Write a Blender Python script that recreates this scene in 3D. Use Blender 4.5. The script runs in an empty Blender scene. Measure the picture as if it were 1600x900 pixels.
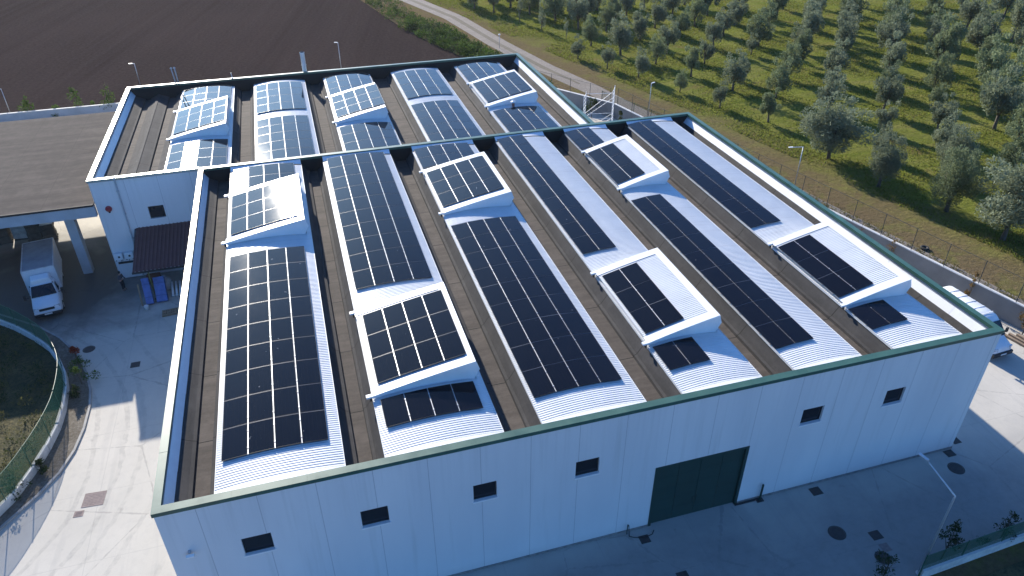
import bpy, bmesh, math, random
import numpy as np
from mathutils import Vector, Matrix, Quaternion
random.seed(7); np.random.seed(7)
R = math.radians
S = bpy.context.scene
COL = S.collection

# ------------------------------------------------------------------ camera
cam_d = bpy.data.cameras.new('camera'); cam = bpy.data.objects.new('camera', cam_d); COL.objects.link(cam)
cam_d.sensor_width = 36.0; cam_d.lens = 36.0*1155.18/1600.0
cam_d.clip_start = 0.5; cam_d.clip_end = 3000
cr = Vector((0.95816716, -0.28618629, -0.00361963)); cu = Vector((0.15893608, 0.52152386, 0.83830316)); cf = Vector((0.23802314, 0.80380985, -0.54519236))
M4 = Matrix(((cr.x, cu.x, -cf.x, 8.3098), (cr.y, cu.y, -cf.y, -23.5176), (cr.z, cu.z, -cf.z, 32.8959), (0, 0, 0, 1)))
cam.matrix_world = M4
S.camera = cam

# ------------------------------------------------------------------ light
SUN = Vector((-0.1656, 0.9068, 0.3877)).normalized()
EL = math.asin(SUN.z); AZ = math.atan2(SUN.x, SUN.y)
w = bpy.data.worlds.new('World'); S.world = w; w.use_nodes = True
wn = w.node_tree.nodes; wl = w.node_tree.links
bg = wn['Background']; sky = wn.new('ShaderNodeTexSky'); sky.sky_type = 'NISHITA'; sky.sun_disc = False
sky.sun_elevation = EL; sky.sun_rotation = AZ % (2*math.pi); sky.altitude = 100; sky.air_density = 1.0; sky.dust_density = 1.0; sky.ozone_density = 4.0
tint = wn.new('ShaderNodeMix'); tint.data_type = 'RGBA'; tint.blend_type = 'MULTIPLY'; tint.inputs[0].default_value = 1.0; tint.inputs[7].default_value = (.61, .965, 1.38, 1)
wl.new(sky.outputs[0], tint.inputs[6]); wl.new(tint.outputs[2], bg.inputs[0]); bg.inputs[1].default_value = 0.086
sd = bpy.data.lights.new('sun', 'SUN'); sd.energy = 4.5; sd.angle = R(0.53); sd.color = (1.0, 0.92, 0.80)
so = bpy.data.objects.new('sun', sd); COL.objects.link(so); so.location = SUN*300
so.rotation_euler = (-SUN).to_track_quat('-Z', 'Y').to_euler()
vs = S.view_settings; S.display_settings.display_device = 'sRGB'
vs.view_transform = 'Standard'; vs.look = 'None'; vs.gamma = 1.0; vs.use_curve_mapping = False; vs.exposure = 1.05
HAZE = 0.00007
S.cycles.max_bounces = 6; S.cycles.transparent_max_bounces = 16

# ------------------------------------------------------------------ mesh helper
class MB:
    def __init__(s): s.v = []; s.f = []; s.m = []
    def quad(s, pts, mi=0):
        b = len(s.v); s.v += [tuple(p) for p in pts]; s.f.append(tuple(range(b, b+len(pts)))); s.m.append(mi)
    def box(s, c, d, mi=0, rz=0.0, M=None, taper=1.0):
        x, y, z = d[0]/2, d[1]/2, d[2]/2; b = len(s.v)
        for k, (i, j) in ((-1, (0, 0)), (1, (0, 0))):
            t = taper if k > 0 else 1.0
            for (a, e) in ((-1, -1), (1, -1), (1, 1), (-1, 1)):
                p = Vector((a*x*t, e*y*t, k*z))
                if M is not None: p = M @ p
                elif rz: p = Vector((p.x*math.cos(rz)-p.y*math.sin(rz), p.x*math.sin(rz)+p.y*math.cos(rz), p.z))
                s.v.append((p.x+c[0], p.y+c[1], p.z+c[2]))
        for f in ((3, 2, 1, 0), (4, 5, 6, 7), (0, 1, 5, 4), (1, 2, 6, 5), (2, 3, 7, 6), (3, 0, 4, 7)):
            s.f.append(tuple(b+i for i in f)); s.m.append(mi)
    def bx(s, x0, x1, y0, y1, z0, z1, mi=0): s.box(((x0+x1)/2, (y0+y1)/2, (z0+z1)/2), (x1-x0, y1-y0, z1-z0), mi)
    def tube(s, pts, r, n=8, mi=0, cap=True):
        pts = [Vector(p) for p in pts]; rs = r if isinstance(r, (list, tuple)) else [r]*len(pts); b = len(s.v)
        for i, p in enumerate(pts):
            t = (pts[min(i+1, len(pts)-1)]-pts[max(i-1, 0)]).normalized()
            a = t.orthogonal().normalized() if i == 0 else (a - t*a.dot(t)).normalized()
            bb = t.cross(a)
            for k in range(n):
                q = p+(a*math.cos(2*math.pi*k/n)+bb*math.sin(2*math.pi*k/n))*rs[i]; s.v.append(tuple(q))
        for i in range(len(pts)-1):
            for k in range(n):
                s.f.append((b+i*n+k, b+i*n+(k+1) % n, b+(i+1)*n+(k+1) % n, b+(i+1)*n+k)); s.m.append(mi)
        if cap:
            s.f.append(tuple(b+k for k in reversed(range(n)))); s.m.append(mi)
            s.f.append(tuple(b+(len(pts)-1)*n+k for k in range(n))); s.m.append(mi)
    def lathe(s, prof, c, n=20, mi=0):
        b = len(s.v)
        for (r, z) in prof:
            for k in range(n): s.v.append((c[0]+r*math.cos(2*math.pi*k/n), c[1]+r*math.sin(2*math.pi*k/n), c[2]+z))
        for i in range(len(prof)-1):
            for k in range(n): s.f.append((b+i*n+k, b+i*n+(k+1) % n, b+(i+1)*n+(k+1) % n, b+(i+1)*n+k)); s.m.append(mi)
    def prism(s, prof, axis, a0, a1, mi=0):
        # prof: list of 2D points (closed, CCW seen along axis); axis 'x' -> prof is (y,z); 'y' -> (x,z); 'z' -> (x,y)
        def P(p, a): return {'x': (a, p[0], p[1]), 'y': (p[0], a, p[1]), 'z': (p[0], p[1], a)}[axis]
        b = len(s.v); n = len(prof)
        s.v += [P(p, a0) for p in prof]+[P(p, a1) for p in prof]
        s.f.append(tuple(b+i for i in range(n))); s.m.append(mi)
        s.f.append(tuple(b+n+i for i in reversed(range(n)))); s.m.append(mi)
        for i in range(n): s.f.append((b+i, b+n+i, b+n+(i+1) % n, b+(i+1) % n)); s.m.append(mi)
    def grid(s, fn, us, vs_, mi=0):
        b = len(s.v); nu, nv = len(us), len(vs_)
        for u in us:
            for v in vs_: s.v.append(tuple(fn(u, v)))
        for i in range(nu-1):
            for j in range(nv-1): s.f.append((b+i*nv+j, b+(i+1)*nv+j, b+(i+1)*nv+j+1, b+i*nv+j+1)); s.m.append(mi)
    def build(s, name, mats, parent=None, smooth=False, loc=None, fix=True, bevel=0.0):
        me = bpy.data.meshes.new(name); me.from_pydata(s.v, [], s.f)
        if not isinstance(mats, (list, tuple)): mats = [mats]
        for m in mats: me.materials.append(m)
        if len(mats) > 1: me.polygons.foreach_set('material_index', s.m)
        if fix:
            bm = bmesh.new(); bm.from_mesh(me); bmesh.ops.recalc_face_normals(bm, faces=bm.faces); bm.to_mesh(me); bm.free()
        if smooth: me.polygons.foreach_set('use_smooth', [True]*len(me.polygons))
        me.update()
        o = bpy.data.objects.new(name, me); COL.objects.link(o)
        if parent is not None: o.parent = parent
        if loc is not None: o.location = loc
        if bevel > 0:
            md = o.modifiers.new('bevel', 'BEVEL'); md.width = bevel; md.segments = 2; md.limit_method = 'ANGLE'; md.angle_limit = R(40)
        return o

def tag(o, label=None, cat=None, group=None, kind=None):
    if label: o['label'] = label
    if cat: o['category'] = cat
    if group: o['group'] = group
    if kind: o['kind'] = kind
    return o
def thing(name, label, cat, loc=(0, 0, 0), rz=0.0, group=None):
    o = bpy.data.objects.new(name, None); o.empty_display_size = .5; COL.objects.link(o)
    o.location = loc; o.rotation_euler = (0, 0, rz); return tag(o, label, cat, group)
def dup(root, loc, rz=0.0, label=None, scale=None):
    r = root.copy(); COL.objects.link(r); r.location = loc; r.rotation_euler = (0, 0, rz)
    if scale: r.scale = scale
    if label: r['label'] = label
    for ch in list(root.children):
        c = ch.copy(); COL.objects.link(c); c.parent = r
        for g in list(ch.children):
            d = g.copy(); COL.objects.link(d); d.parent = c
    return r
ORD = ['', 'first', 'second', 'third', 'fourth', 'fifth', 'sixth', 'seventh', 'eighth', 'ninth', 'tenth', 'eleventh', 'twelfth']

# ------------------------------------------------------------------ materials
class NT:
    def __init__(s, name):
        s.m = bpy.data.materials.new(name); s.m.use_nodes = True
        s.n = s.m.node_tree.nodes; s.l = s.m.node_tree.links; s.b = s.n['Principled BSDF']; s.out = s.n['Material Output']
    def new(s, t, **k):
        n = s.n.new(t)
        for a, v in k.items():
            if a.startswith('i_'): n.inputs[a[2:].replace('_', ' ')].default_value = v
            else: setattr(n, a, v)
        return n
    def link(s, a, b): s.l.new(a, b)
    def pos(s, obj=False):
        if obj: return s.new('ShaderNodeTexCoord').outputs['Object']
        return s.new('ShaderNodeNewGeometry').outputs['Position']
    def mapping(s, v, scale=(1, 1, 1), rot=(0, 0, 0), loc=(0, 0, 0)):
        m = s.new('ShaderNodeMapping'); m.inputs['Scale'].default_value = scale; m.inputs['Rotation'].default_value = rot; m.inputs['Location'].default_value = loc
        s.link(v, m.inputs['Vector']); return m.outputs[0]
    def noise(s, v, scale, detail=4, rough=.55, dist=0.0):
        n = s.new('ShaderNodeTexNoise'); n.inputs['Scale'].default_value = scale; n.inputs['Detail'].default_value = detail
        n.inputs['Roughness'].default_value = rough; n.inputs['Distortion'].default_value = dist
        s.link(v, n.inputs['Vector']); return n.outputs['Fac']
    def ramp(s, f, stops):
        r = s.new('ShaderNodeValToRGB'); e = r.color_ramp.elements
        while len(e) < len(stops): e.new(.5)
        for i, (p, c) in enumerate(stops):
            e[i].position = p; e[i].color = (c, c, c, 1) if not isinstance(c, (tuple, list)) else (*c, 1)
        s.link(f, r.inputs[0]); return r.outputs[0]
    def mix(s, f, a, b, mode='MIX'):
        m = s.new('ShaderNodeMix', data_type='RGBA', blend_type=mode)
        for sock, val in ((m.inputs[0], f), (m.inputs[6], a), (m.inputs[7], b)):
            if isinstance(val, (int, float)): sock.default_value = val
            elif isinstance(val, (tuple, list)): sock.default_value = (*val, 1)
            else: s.link(val, sock)
        return m.outputs[2]
    def math(s, op, a, b=None, c=None):
        m = s.new('ShaderNodeMath', operation=op)
        for i, v in enumerate((a, b, c)):
            if v is None: continue
            if isinstance(v, (int, float)): m.inputs[i].default_value = v
            else: s.link(v, m.inputs[i])
        return m.outputs[0]
    def sep(s, v):
        n = s.new('ShaderNodeSeparateXYZ'); s.link(v, n.inputs[0]); return n.outputs
    def bump(s, h, strength=.3, dist=.05):
        b = s.new('ShaderNodeBump'); b.inputs['Strength'].default_value = strength; b.inputs['Distance'].default_value = dist
        s.link(h, b.inputs['Height']); s.link(b.outputs[0], s.b.inputs['Normal'])
    def col(s, c):
        if isinstance(c, (tuple, list)): s.b.inputs['Base Color'].default_value = (*c, 1)
        else: s.link(c, s.b.inputs['Base Color'])
    def rough(s, r):
        if isinstance(r, (int, float)): s.b.inputs['Roughness'].default_value = r
        else: s.link(r, s.b.inputs['Roughness'])

def pm(name, c, rough=.6, metal=0.0, var=.18, scale=3.0, bump=0.0, obj=True, rvar=0.0, spec=.5):
    t = NT(name); p = t.pos(obj); n = t.noise(p, scale, 5, .6)
    f = t.ramp(n, [(.3, 0.0), (.7, 1.0)])
    t.col(t.mix(f, tuple(x*(1-var) for x in c), tuple(min(1, x*(1+var)) for x in c)))
    if rvar: t.rough(t.math('MULTIPLY_ADD', f, rvar, rough-rvar/2))
    else: t.rough(rough)
    t.b.inputs['Metallic'].default_value = metal; t.b.inputs['Specular IOR Level'].default_value = spec
    if bump: t.bump(t.noise(p, scale*6, 4), bump, .02)
    return t.m

MAT = {}
# white precast wall with thin panel joints and faint drips
def wall_mat(axis, pitch=2.43, off=0.37):
    t = NT('white_precast_'+axis); p = t.pos(); xs = t.sep(p)
    a = xs[0] if axis == 'x' else xs[1]
    fr = t.math('FRACT', t.math('DIVIDE', t.math('ADD', a, 100*pitch-off), pitch))
    joint = t.math('LESS_THAN', t.math('ABSOLUTE', t.math('SUBTRACT', fr, .5)), .0055)
    grain = t.noise(p, 30, 3, .7); big = t.noise(t.mapping(p, (.35, .35, .08)), 1.0, 5, .6)
    drip = t.noise(t.mapping(p, (2.2, 2.2, .12)), 1.0, 4, .6)
    c = t.mix(t.ramp(big, [(.3, 0.), (.75, 1.)]), (.66, .665, .67), (.76, .76, .75))
    c = t.mix(t.math('MULTIPLY', t.ramp(drip, [(.56, 0.), (.75, 1.)]), .35), c, (.50, .50, .47))
    c = t.mix(t.math('MULTIPLY', t.ramp(grain, [(.4, 0.), (.7, 1.)]), .14), c, (.50, .50, .52))
    base = t.ramp(xs[2], [(0.0, 1.0), (.06, 0.0)])
    c = t.mix(t.math('MULTIPLY', t.math('MULTIPLY', t.ramp(t.math('MULTIPLY', xs[2], .8), [(.0, 1.), (.55, 0.)]), t.ramp(big, [(.35, .2), (.65, 1.)])), .4), c, (.36, .34, .30))
    rain = t.noise(t.mapping(p, (4.5, 4.5, .05)), 1.0, 4, .6)
    c = t.mix(t.math('MULTIPLY', t.math('MULTIPLY', t.ramp(rain, [(.5, 0.), (.68, 1.)]), t.ramp(t.math('MULTIPLY', xs[2], .1), [(.5, 0.), (.88, 1.)])), .15), c, (.33, .34, .33))
    c = t.mix(t.math('MULTIPLY', joint, .75), c, (.36, .36, .37))
    t.col(c); t.rough(.75); t.bump(grain, .12, .01); return t.m
MAT['wall_x'] = wall_mat('x'); MAT['wall_y'] = wall_mat('y')
MAT['inner'] = pm('grey_wall_lining', (.10, .10, .10), .8, var=.25, scale=1.5)
MAT['green_cap'] = pm('green_painted_flashing', (.042, .108, .082), .40, var=.15, scale=.8, rvar=.12)
MAT['galv'] = pm('galvanised_sheet', (.62, .66, .70), .38, .55, var=.12, scale=.9, rvar=.15)
MAT['white_metal'] = pm('white_painted_metal', (.78, .79, .80), .38, var=.04, scale=2.0)
def bitumen(name, ca, cb, dustscale=.6, st=(1, .12, 1)):
    t = NT(name); p = t.pos(); n1 = t.noise(t.mapping(p, st), 1.6, 6, .65); n2 = t.noise(p, 5, 5, .7); n3 = t.noise(p, dustscale, 5, .6)
    fr = t.math('FRACT', t.math('DIVIDE', t.sep(p)[1], 5.1)); seam = t.math('LESS_THAN', fr, .012)
    c = t.mix(t.ramp(n1, [(.3, 0.), (.72, 1.)]), ca, cb)
    c = t.mix(t.math('MULTIPLY', t.ramp(n2, [(.45, 0.), (.75, 1.)]), .35), c, tuple(x*.45 for x in ca))
    c = t.mix(t.math('MULTIPLY', t.ramp(n3, [(.5, 0.), (.7, 1.)]), .5), c, tuple(x*1.25 for x in cb))
    c = t.mix(seam, c, (.02, .02, .02))
    t.col(c); t.rough(.85); t.b.inputs['Specular IOR Level'].default_value = .15; t.bump(n2, .35, .03); return t.m
MAT['bit_slope'] = bitumen('dark_bitumen_membrane', (.040, .0395, .040), (.070, .067, .066))
MAT['bit_floor'] = bitumen('dusty_gutter_bitumen', (.066, .057, .050), (.115, .099, .086), .6, (.18, 1.5, 1))
MAT['canopy'] = None
def sheet_mat():
    t = NT('white_corrugated_sheet'); p = t.pos(); xs = t.sep(p)
    n = t.noise(p, .8, 5, .6); n2 = t.noise(t.mapping(p, (.35, 4, 1)), 1.2, 4, .6)
    c = t.mix(t.ramp(n, [(.3, 0.), (.7, 1.)]), (.64, .655, .655), (.73, .735, .725))
    c = t.mix(t.math('MULTIPLY', t.ramp(n2, [(.55, 0.), (.72, 1.)]), .3), c, (.45, .44, .42))
    t.col(c); t.rough(.42); return t.m
MAT['sheet'] = sheet_mat()
def glass_panel():
    t = NT('dark_solar_glass'); p = t.pos(); o = t.pos(True); xs = t.sep(o)
    n = t.noise(p, .6, 4, .6); n2 = t.noise(p, 4.0, 6, .7)
    # cells: faint gaps between the cells of one panel
    gx = t.math('FRACT', t.math('MULTIPLY', t.math('ADD', xs[0], 5.0), 1/0.184)); gy = t.math('FRACT', t.math('MULTIPLY', t.math('ADD', xs[1], 5.0), 1/0.094))
    line = t.math('MAXIMUM', t.math('LESS_THAN', gx, .03), t.math('LESS_THAN', gy, .03))
    c = t.mix(line, (.0035, .004, .0075), (.008, .009, .014))
    c = t.mix(t.math('MULTIPLY', t.ramp(n2, [(.45, 0.), (.8, 1.)]), .035), c, (.10, .095, .09))
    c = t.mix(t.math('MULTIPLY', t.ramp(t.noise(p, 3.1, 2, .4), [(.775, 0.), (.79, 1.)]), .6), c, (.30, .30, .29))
    info = t.new('ShaderNodeObjectInfo').outputs['Random']
    c = t.mix(t.math('MULTIPLY', info, .5), c, (.006, .007, .012))
    t.col(c); t.rough(t.math('MULTIPLY_ADD', t.ramp(n, [(.3, 0.), (.7, 1.)]), .015, .045)); t.b.inputs['IOR'].default_value = 1.27
    return t.m
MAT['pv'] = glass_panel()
MAT['pv_frame'] = pm('black_panel_frame', (.02, .02, .022), .35, .6, var=.1)
MAT['alu'] = pm('aluminium_rail', (.50, .51, .53), .42, .5, var=.08, scale=6)
MAT['joint'] = pm('grey_joint_strip', (.22, .23, .25), .6, var=.25, scale=.6)
MAT['glass_dark'] = pm('dark_window_glass', (.012, .014, .018), .08, var=.2, scale=1)
MAT['black_metal'] = pm('black_window_frame', (.025, .026, .028), .4, var=.1)
MAT['gate'] = pm('dark_green_gate', (.018, .05, .042), .5, var=.12, scale=.7)
MAT['polyc'] = pm('pale_skylight_glazing', (.55, .62, .66), .3, var=.06)
MAT['grey_pipe'] = pm('grey_pipe', (.42, .44, .46), .45, var=.1)
MAT['steel'] = pm('steel_lamp_post', (.55, .57, .58), .4, .5, var=.1)
MAT['white'] = pm('white_paint', (.8, .8, .79), .45, var=.04)
MAT['rubber'] = pm('black_rubber', (.02, .02, .02), .8)
MAT['iron'] = pm('cast_iron', (.055, .05, .047), .7, var=.25, scale=8, bump=.3)
MAT['rust_iron'] = pm('brown_cover', (.24, .19, .175), .85, var=.18, scale=6, bump=.2)

# ------------------------------------------------------------------ ground and setting
def poly_sheet(name, pts, z, mat, kind='structure', label=None, cat=None):
    bm = bmesh.new(); vsx = [bm.verts.new((x, y, z)) for x, y in pts]; f = bm.faces.new(vsx)
    bmesh.ops.triangulate(bm, faces=[f]); bmesh.ops.recalc_face_normals(bm, faces=bm.faces)
    for f in bm.faces:
        if f.normal.z < 0: f.normal_flip()
    me = bpy.data.meshes.new(name); bm.to_mesh(me); bm.free(); me.materials.append(mat)
    o = bpy.data.objects.new(name, me); COL.objects.link(o); o['kind'] = kind
    return o
def strip(name, line, widths, z, mat):
    L, Rr = [], []
    for i, (x, y) in enumerate(line):
        a = Vector(line[max(i-1, 0)]); b = Vector(line[min(i+1, len(line)-1)]); d = (b-a).normalized(); n = Vector((-d.y, d.x))
        wd = widths[i] if isinstance(widths, (list, tuple)) else widths
        L.append((x+n.x*wd/2, y+n.y*wd/2)); Rr.append((x-n.x*wd/2, y-n.y*wd/2))
    return poly_sheet(name, L+Rr[::-1], z, mat)

def grass_mat():
    t = NT('meadow_grass'); p = t.pos()
    big = t.noise(p, .045, 5, .6); mid = t.noise(t.mapping(p, (1, 1, 1), (0, 0, R(-12))), .22, 6, .65, .6)
    streak = t.noise(t.mapping(p, (.10, .55, 1), (0, 0, R(-14))), 1.0, 5, .6, .4); fine = t.noise(p, 3.0, 6, .75)
    c = t.mix(t.ramp(mid, [(.3, 0.), (.7, 1.)]), (.100, .130, .022), (.225, .240, .052))
    c = t.mix(t.ramp(streak, [(.42, 0.), (.66, .75)]), c, (.230, .215, .070))
    c = t.mix(t.math('MULTIPLY', t.ramp(t.noise(p, .16, 6, .7, .8), [(.56, 0.), (.70, 1.)]), .7), c, (.20, .135, .068))
    xs = t.sep(p)
    # bare, trodden soil along the dirt track at the grove's edge
    d = t.math('SUBTRACT', xs[0], t.math('MULTIPLY_ADD', xs[1], -.225, 63.2))
    edge = t.math('ADD', d, t.math('MULTIPLY', t.math('SUBTRACT', mid, .5), 9))
    c = t.mix(t.math('MULTIPLY', t.ramp(t.math('MULTIPLY', edge, .1), [(.0, 1.), (.45, .85), (1.15, 0.)]), t.ramp(t.noise(p, .35, 5, .7), [(.28, .25), (.5, 1.)])), c, (.185, .135, .078))
    c = t.mix(t.ramp(fine, [(.32, .75), (.62, 0.)]), c, t.mix(.5, c, (.012, .018, .003)))
    t.col(c); t.rough(1.0); t.b.inputs['Specular IOR Level'].default_value = 0.0
    t.bump(t.noise(p, 1.6, 8, .75), .9, .35); return t.m
MAT['grass'] = grass_mat()
ground = poly_sheet('ground', [(-700, -500), (900, -500), (900, 1100), (-700, 1100)], 0.0, MAT['grass'])

def field_mat():
    t = NT('ploughed_soil'); p = t.pos()
    rot = t.mapping(p, (1, 1, 1), (0, 0, R(12.8)))
    q = t.mapping(rot, (.75, .010, 1)); f1 = t.noise(q, 1.0, 5, .7); q2 = t.mapping(rot, (.16, .006, 1)); f2 = t.noise(q2, 1.0, 4, .6)
    cl = t.noise(p, 2.2, 8, .78); big = t.noise(p, .03, 4, .5)
    c = t.mix(t.ramp(f2, [(.3, 0.), (.7, 1.)]), (.040, .029, .026), (.064, .047, .042))
    c = t.mix(t.ramp(f1, [(.35, 0.), (.7, .7)]), c, (.070, .055, .052))
    c = t.mix(t.ramp(cl, [(.35, .8), (.6, 0.)]), c, (.020, .016, .015))
    c = t.mix(t.math('MULTIPLY', t.ramp(big, [(.4, 0.), (.7, 1.)]), .4), c, (.066, .048, .044))
    t.col(c); t.rough(1.0); t.b.inputs['Specular IOR Level'].default_value = 0.0
    h = t.math('ADD', t.math('MULTIPLY', f1, .8), cl); t.bump(h, .8, .3); return t.m
MAT['field'] = field_mat()
poly_sheet('ploughed_field', [(-400, 81.2), (36.5, 81.2), (34.3, 91.0), (31.2, 101), (28.3, 112), (24.0, 137), (8, 220), (-60, 560), (-400, 560)], .006, MAT['field'])

def dirt_mat(name, ca, cb, cc, sc=1.0):
    t = NT(name); p = t.pos(); n = t.noise(p, .5*sc, 6, .65); n2 = t.noise(p, 4*sc, 6, .75)
    c = t.mix(t.ramp(n, [(.3, 0.), (.7, 1.)]), ca, cb); c = t.mix(t.ramp(n2, [(.4, .6), (.65, 0.)]), c, cc)
    t.col(c); t.rough(.95); t.b.inputs['Specular IOR Level'].default_value = .15; t.bump(n2, .5, .08); return t.m
MAT['road'] = dirt_mat('pale_gravel_track', (.23, .20, .172), (.31, .275, .24), (.15, .125, .10))
MAT['rut'] = dirt_mat('dark_track_crown', (.15, .13, .105), (.21, .18, .14), (.10, .09, .06))
road_line = [(12, 215), (25, 165), (33.8, 134.3), (38.8, 117), (41.7, 97.2), (44.6, 82), (47.4, 71.8), (49.6, 62), (52.4, 50), (55.7, 31), (57.7, 21.5), (59.7, 12), (63.2, -4), (69, -30)]
strip('road', road_line, [4.2, 4.2, 4.0, 3.9, 3.7, 3.6, 3.4, 2.6, 2.4, 2.2, 2.2, 2.2, 2.2, 2.2], .014, MAT['road'])
strip('road_crown', [(25, 165), (33.8, 134.3), (38.8, 117), (41.7, 97.2), (44.6, 82), (47.0, 73)], [1.1, 1.0, 1.0, .8, .9, .4], .018, MAT['rut'])

def conc_mat():
    t = NT('yard_concrete'); p = t.pos(); xs = t.sep(p)
    n = t.noise(p, .16, 6, .6, .3); n2 = t.noise(p, 1.7, 6, .7); n3 = t.noise(t.mapping(p, (.9, .07, 1), (0, 0, R(24))), 1.0, 5, .6, .5); n4 = t.noise(p, 26, 3, .6)
    c = t.mix(t.ramp(n, [(.3, 0.), (.7, 1.)]), (.45, .425, .37), (.55, .515, .45))
    c = t.mix(t.math('MULTIPLY', t.ramp(n2, [(.5, 0.), (.75, 1.)]), .3), c, (.34, .325, .30))
    c = t.mix(t.math('MULTIPLY', t.ramp(n3, [(.55, 0.), (.68, 1.)]), .3), c, (.30, .29, .27))
    jx = t.math('LESS_THAN', t.math('ABSOLUTE', t.math('SUBTRACT', t.math('FRACT', t.math('DIVIDE', t.math('ADD', xs[0], 102.3), 5.2)), .5)), .0035)
    jy = t.math('LESS_THAN', t.math('ABSOLUTE', t.math('SUBTRACT', t.math('FRACT', t.math('DIVIDE', t.math('ADD', xs[1], 101.2), 5.0)), .5)), .0035)
    c = t.mix(t.math('MULTIPLY', t.math('MAXIMUM', jx, jy), .28), c, (.24, .23, .22))
    c = t.mix(t.math('MULTIPLY', t.ramp(n4, [(.5, 0.), (.8, 1.)]), .2), c, (.3, .29, .27))
    # tyre marks sweeping round the curved kerb
    tx = t.math('ADD', xs[0], 24.); ty = t.math('SUBTRACT', xs[1], 15.)
    rr = t.math('ADD', t.math('SQRT', t.math('ADD', t.math('MULTIPLY', tx, tx), t.math('MULTIPLY', ty, ty))), t.math('MULTIPLY', n, 1.6))
    for r0, al in ((17.9, .30), (19.6, .30), (20.6, .2), (22.2, .2), (24.6, .16)):
        band = t.math('LESS_THAN', t.math('ABSOLUTE', t.math('SUBTRACT', rr, r0)), .14)
        c = t.mix(t.math('MULTIPLY', t.math('MULTIPLY', band, t.ramp(n2, [(.35, 0.), (.6, 1.)])), al), c, (.20, .19, .175))
    vor = t.new('ShaderNodeTexVoronoi', feature='DISTANCE_TO_EDGE'); vor.inputs['Scale'].default_value = .17; t.link(t.mapping(p, (1, 1, 0)), vor.inputs['Vector'])
    crack = t.math('LESS_THAN', t.math('ADD', vor.outputs['Distance'], t.math('MULTIPLY', t.math('SUBTRACT', n2, .5), .05)), .004)
    c = t.mix(t.math('MULTIPLY', crack, .35), c, (.17, .16, .15))
    spot = t.noise(p, .9, 3, .5); c = t.mix(t.math('MULTIPLY', t.ramp(spot, [(.70, 0.), (.74, 1.)]), .35), c, (.22, .205, .18))
    # shade under and before the canopy, painted into the concrete as a dark oval
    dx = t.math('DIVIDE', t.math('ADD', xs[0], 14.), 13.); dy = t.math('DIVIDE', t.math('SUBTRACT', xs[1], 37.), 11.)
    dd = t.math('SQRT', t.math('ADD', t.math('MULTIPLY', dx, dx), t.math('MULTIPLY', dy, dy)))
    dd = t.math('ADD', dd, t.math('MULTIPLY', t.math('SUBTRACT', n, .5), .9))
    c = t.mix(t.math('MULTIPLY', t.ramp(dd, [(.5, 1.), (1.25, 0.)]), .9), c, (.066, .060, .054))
    fy = t.math('ADD', t.math('MULTIPLY', xs[1], -.12), t.math('MULTIPLY', n, 1.2)); fx = t.math('MULTIPLY_ADD', xs[0], .12, -.6)  # shade of the front yard deepened by painting the concrete darker
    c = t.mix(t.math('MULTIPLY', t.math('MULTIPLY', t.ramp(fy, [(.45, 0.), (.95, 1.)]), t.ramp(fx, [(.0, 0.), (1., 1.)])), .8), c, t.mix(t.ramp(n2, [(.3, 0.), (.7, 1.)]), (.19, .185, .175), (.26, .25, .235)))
    t.col(c); t.rough(.82); t.bump(n2, .08, .02); return t.m
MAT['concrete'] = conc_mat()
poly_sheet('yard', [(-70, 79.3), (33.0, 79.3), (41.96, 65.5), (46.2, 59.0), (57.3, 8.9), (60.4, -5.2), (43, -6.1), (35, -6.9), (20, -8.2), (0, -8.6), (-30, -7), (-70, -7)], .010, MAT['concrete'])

curb = [(-24, 36.3), (-19.6, 34.8), (-16.4, 32.8), (-13.15, 30.14), (-11.27, 28.06), (-9.69, 25.59), (-8.69, 23.04), (-8.15, 21.12), (-7.91, 19.39), (-7.9, 17.21), (-8.12, 15.24), (-8.62, 13.5), (-9.45, 11.98), (-10.92, 9.96), (-13, 7.2), (-16, 3.6), (-22, -2)]
lowl = [(-23.5, 34.9), (-19.2, 33.3), (-16.2, 31.5), (-14.75, 30.2), (-13.0, 28.3), (-11.6, 26.5), (-10.6, 24.6), (-9.95, 23.0), (-9.57, 21.4), (-9.35, 19.2), (-9.35, 17.5), (-9.6, 15.6), (-9.95, 14.0), (-10.59, 11.94), (-11.7, 10.0), (-13.6, 7.4), (-16.4, 4.0), (-22.2, -1.2)]
MAT['verge_soil'] = dirt_mat('stony_kerb_strip', (.17, .148, .118), (.255, .228, .19), (.07, .06, .042), 1.6)
poly_sheet('kerb_strip', curb+lowl[::-1], .10, MAT['verge_soil'])
def garden_mat():
    t = NT('rough_garden_grass'); p = t.pos(); n = t.noise(p, .5, 6, .65); n2 = t.noise(p, 5, 6, .75)
    c = t.mix(t.ramp(n, [(.35, 0.), (.65, 1.)]), (.060, .062, .020), (.155, .130, .050)); c = t.mix(t.ramp(n2, [(.35, .8), (.6, 0.)]), c, (.022, .024, .010))
    t.col(c); t.rough(.95); t.bump(n2, .9, .3); return t.m
MAT['garden'] = garden_mat()
poly_sheet('garden_ground', lowl+[(-60, -2), (-60, 34.9)], .14, MAT['garden'])
# kerb stones: a real step
mb = MB()
for i in range(len(curb)-1):
    a, b = Vector(curb[i]), Vector(curb[i+1]); d = b-a; mid = (a+b)/2
    mb.box((mid.x, mid.y, .065), (d.length+.01, .14, .13), 0, math.atan2(d.y, d.x))
MAT['kerb'] = pm('kerb_concrete', (.34, .33, .31), .85, var=.2, scale=2, bump=.2)
tag(mb.build('kerb', MAT['kerb']), kind='structure')

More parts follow.
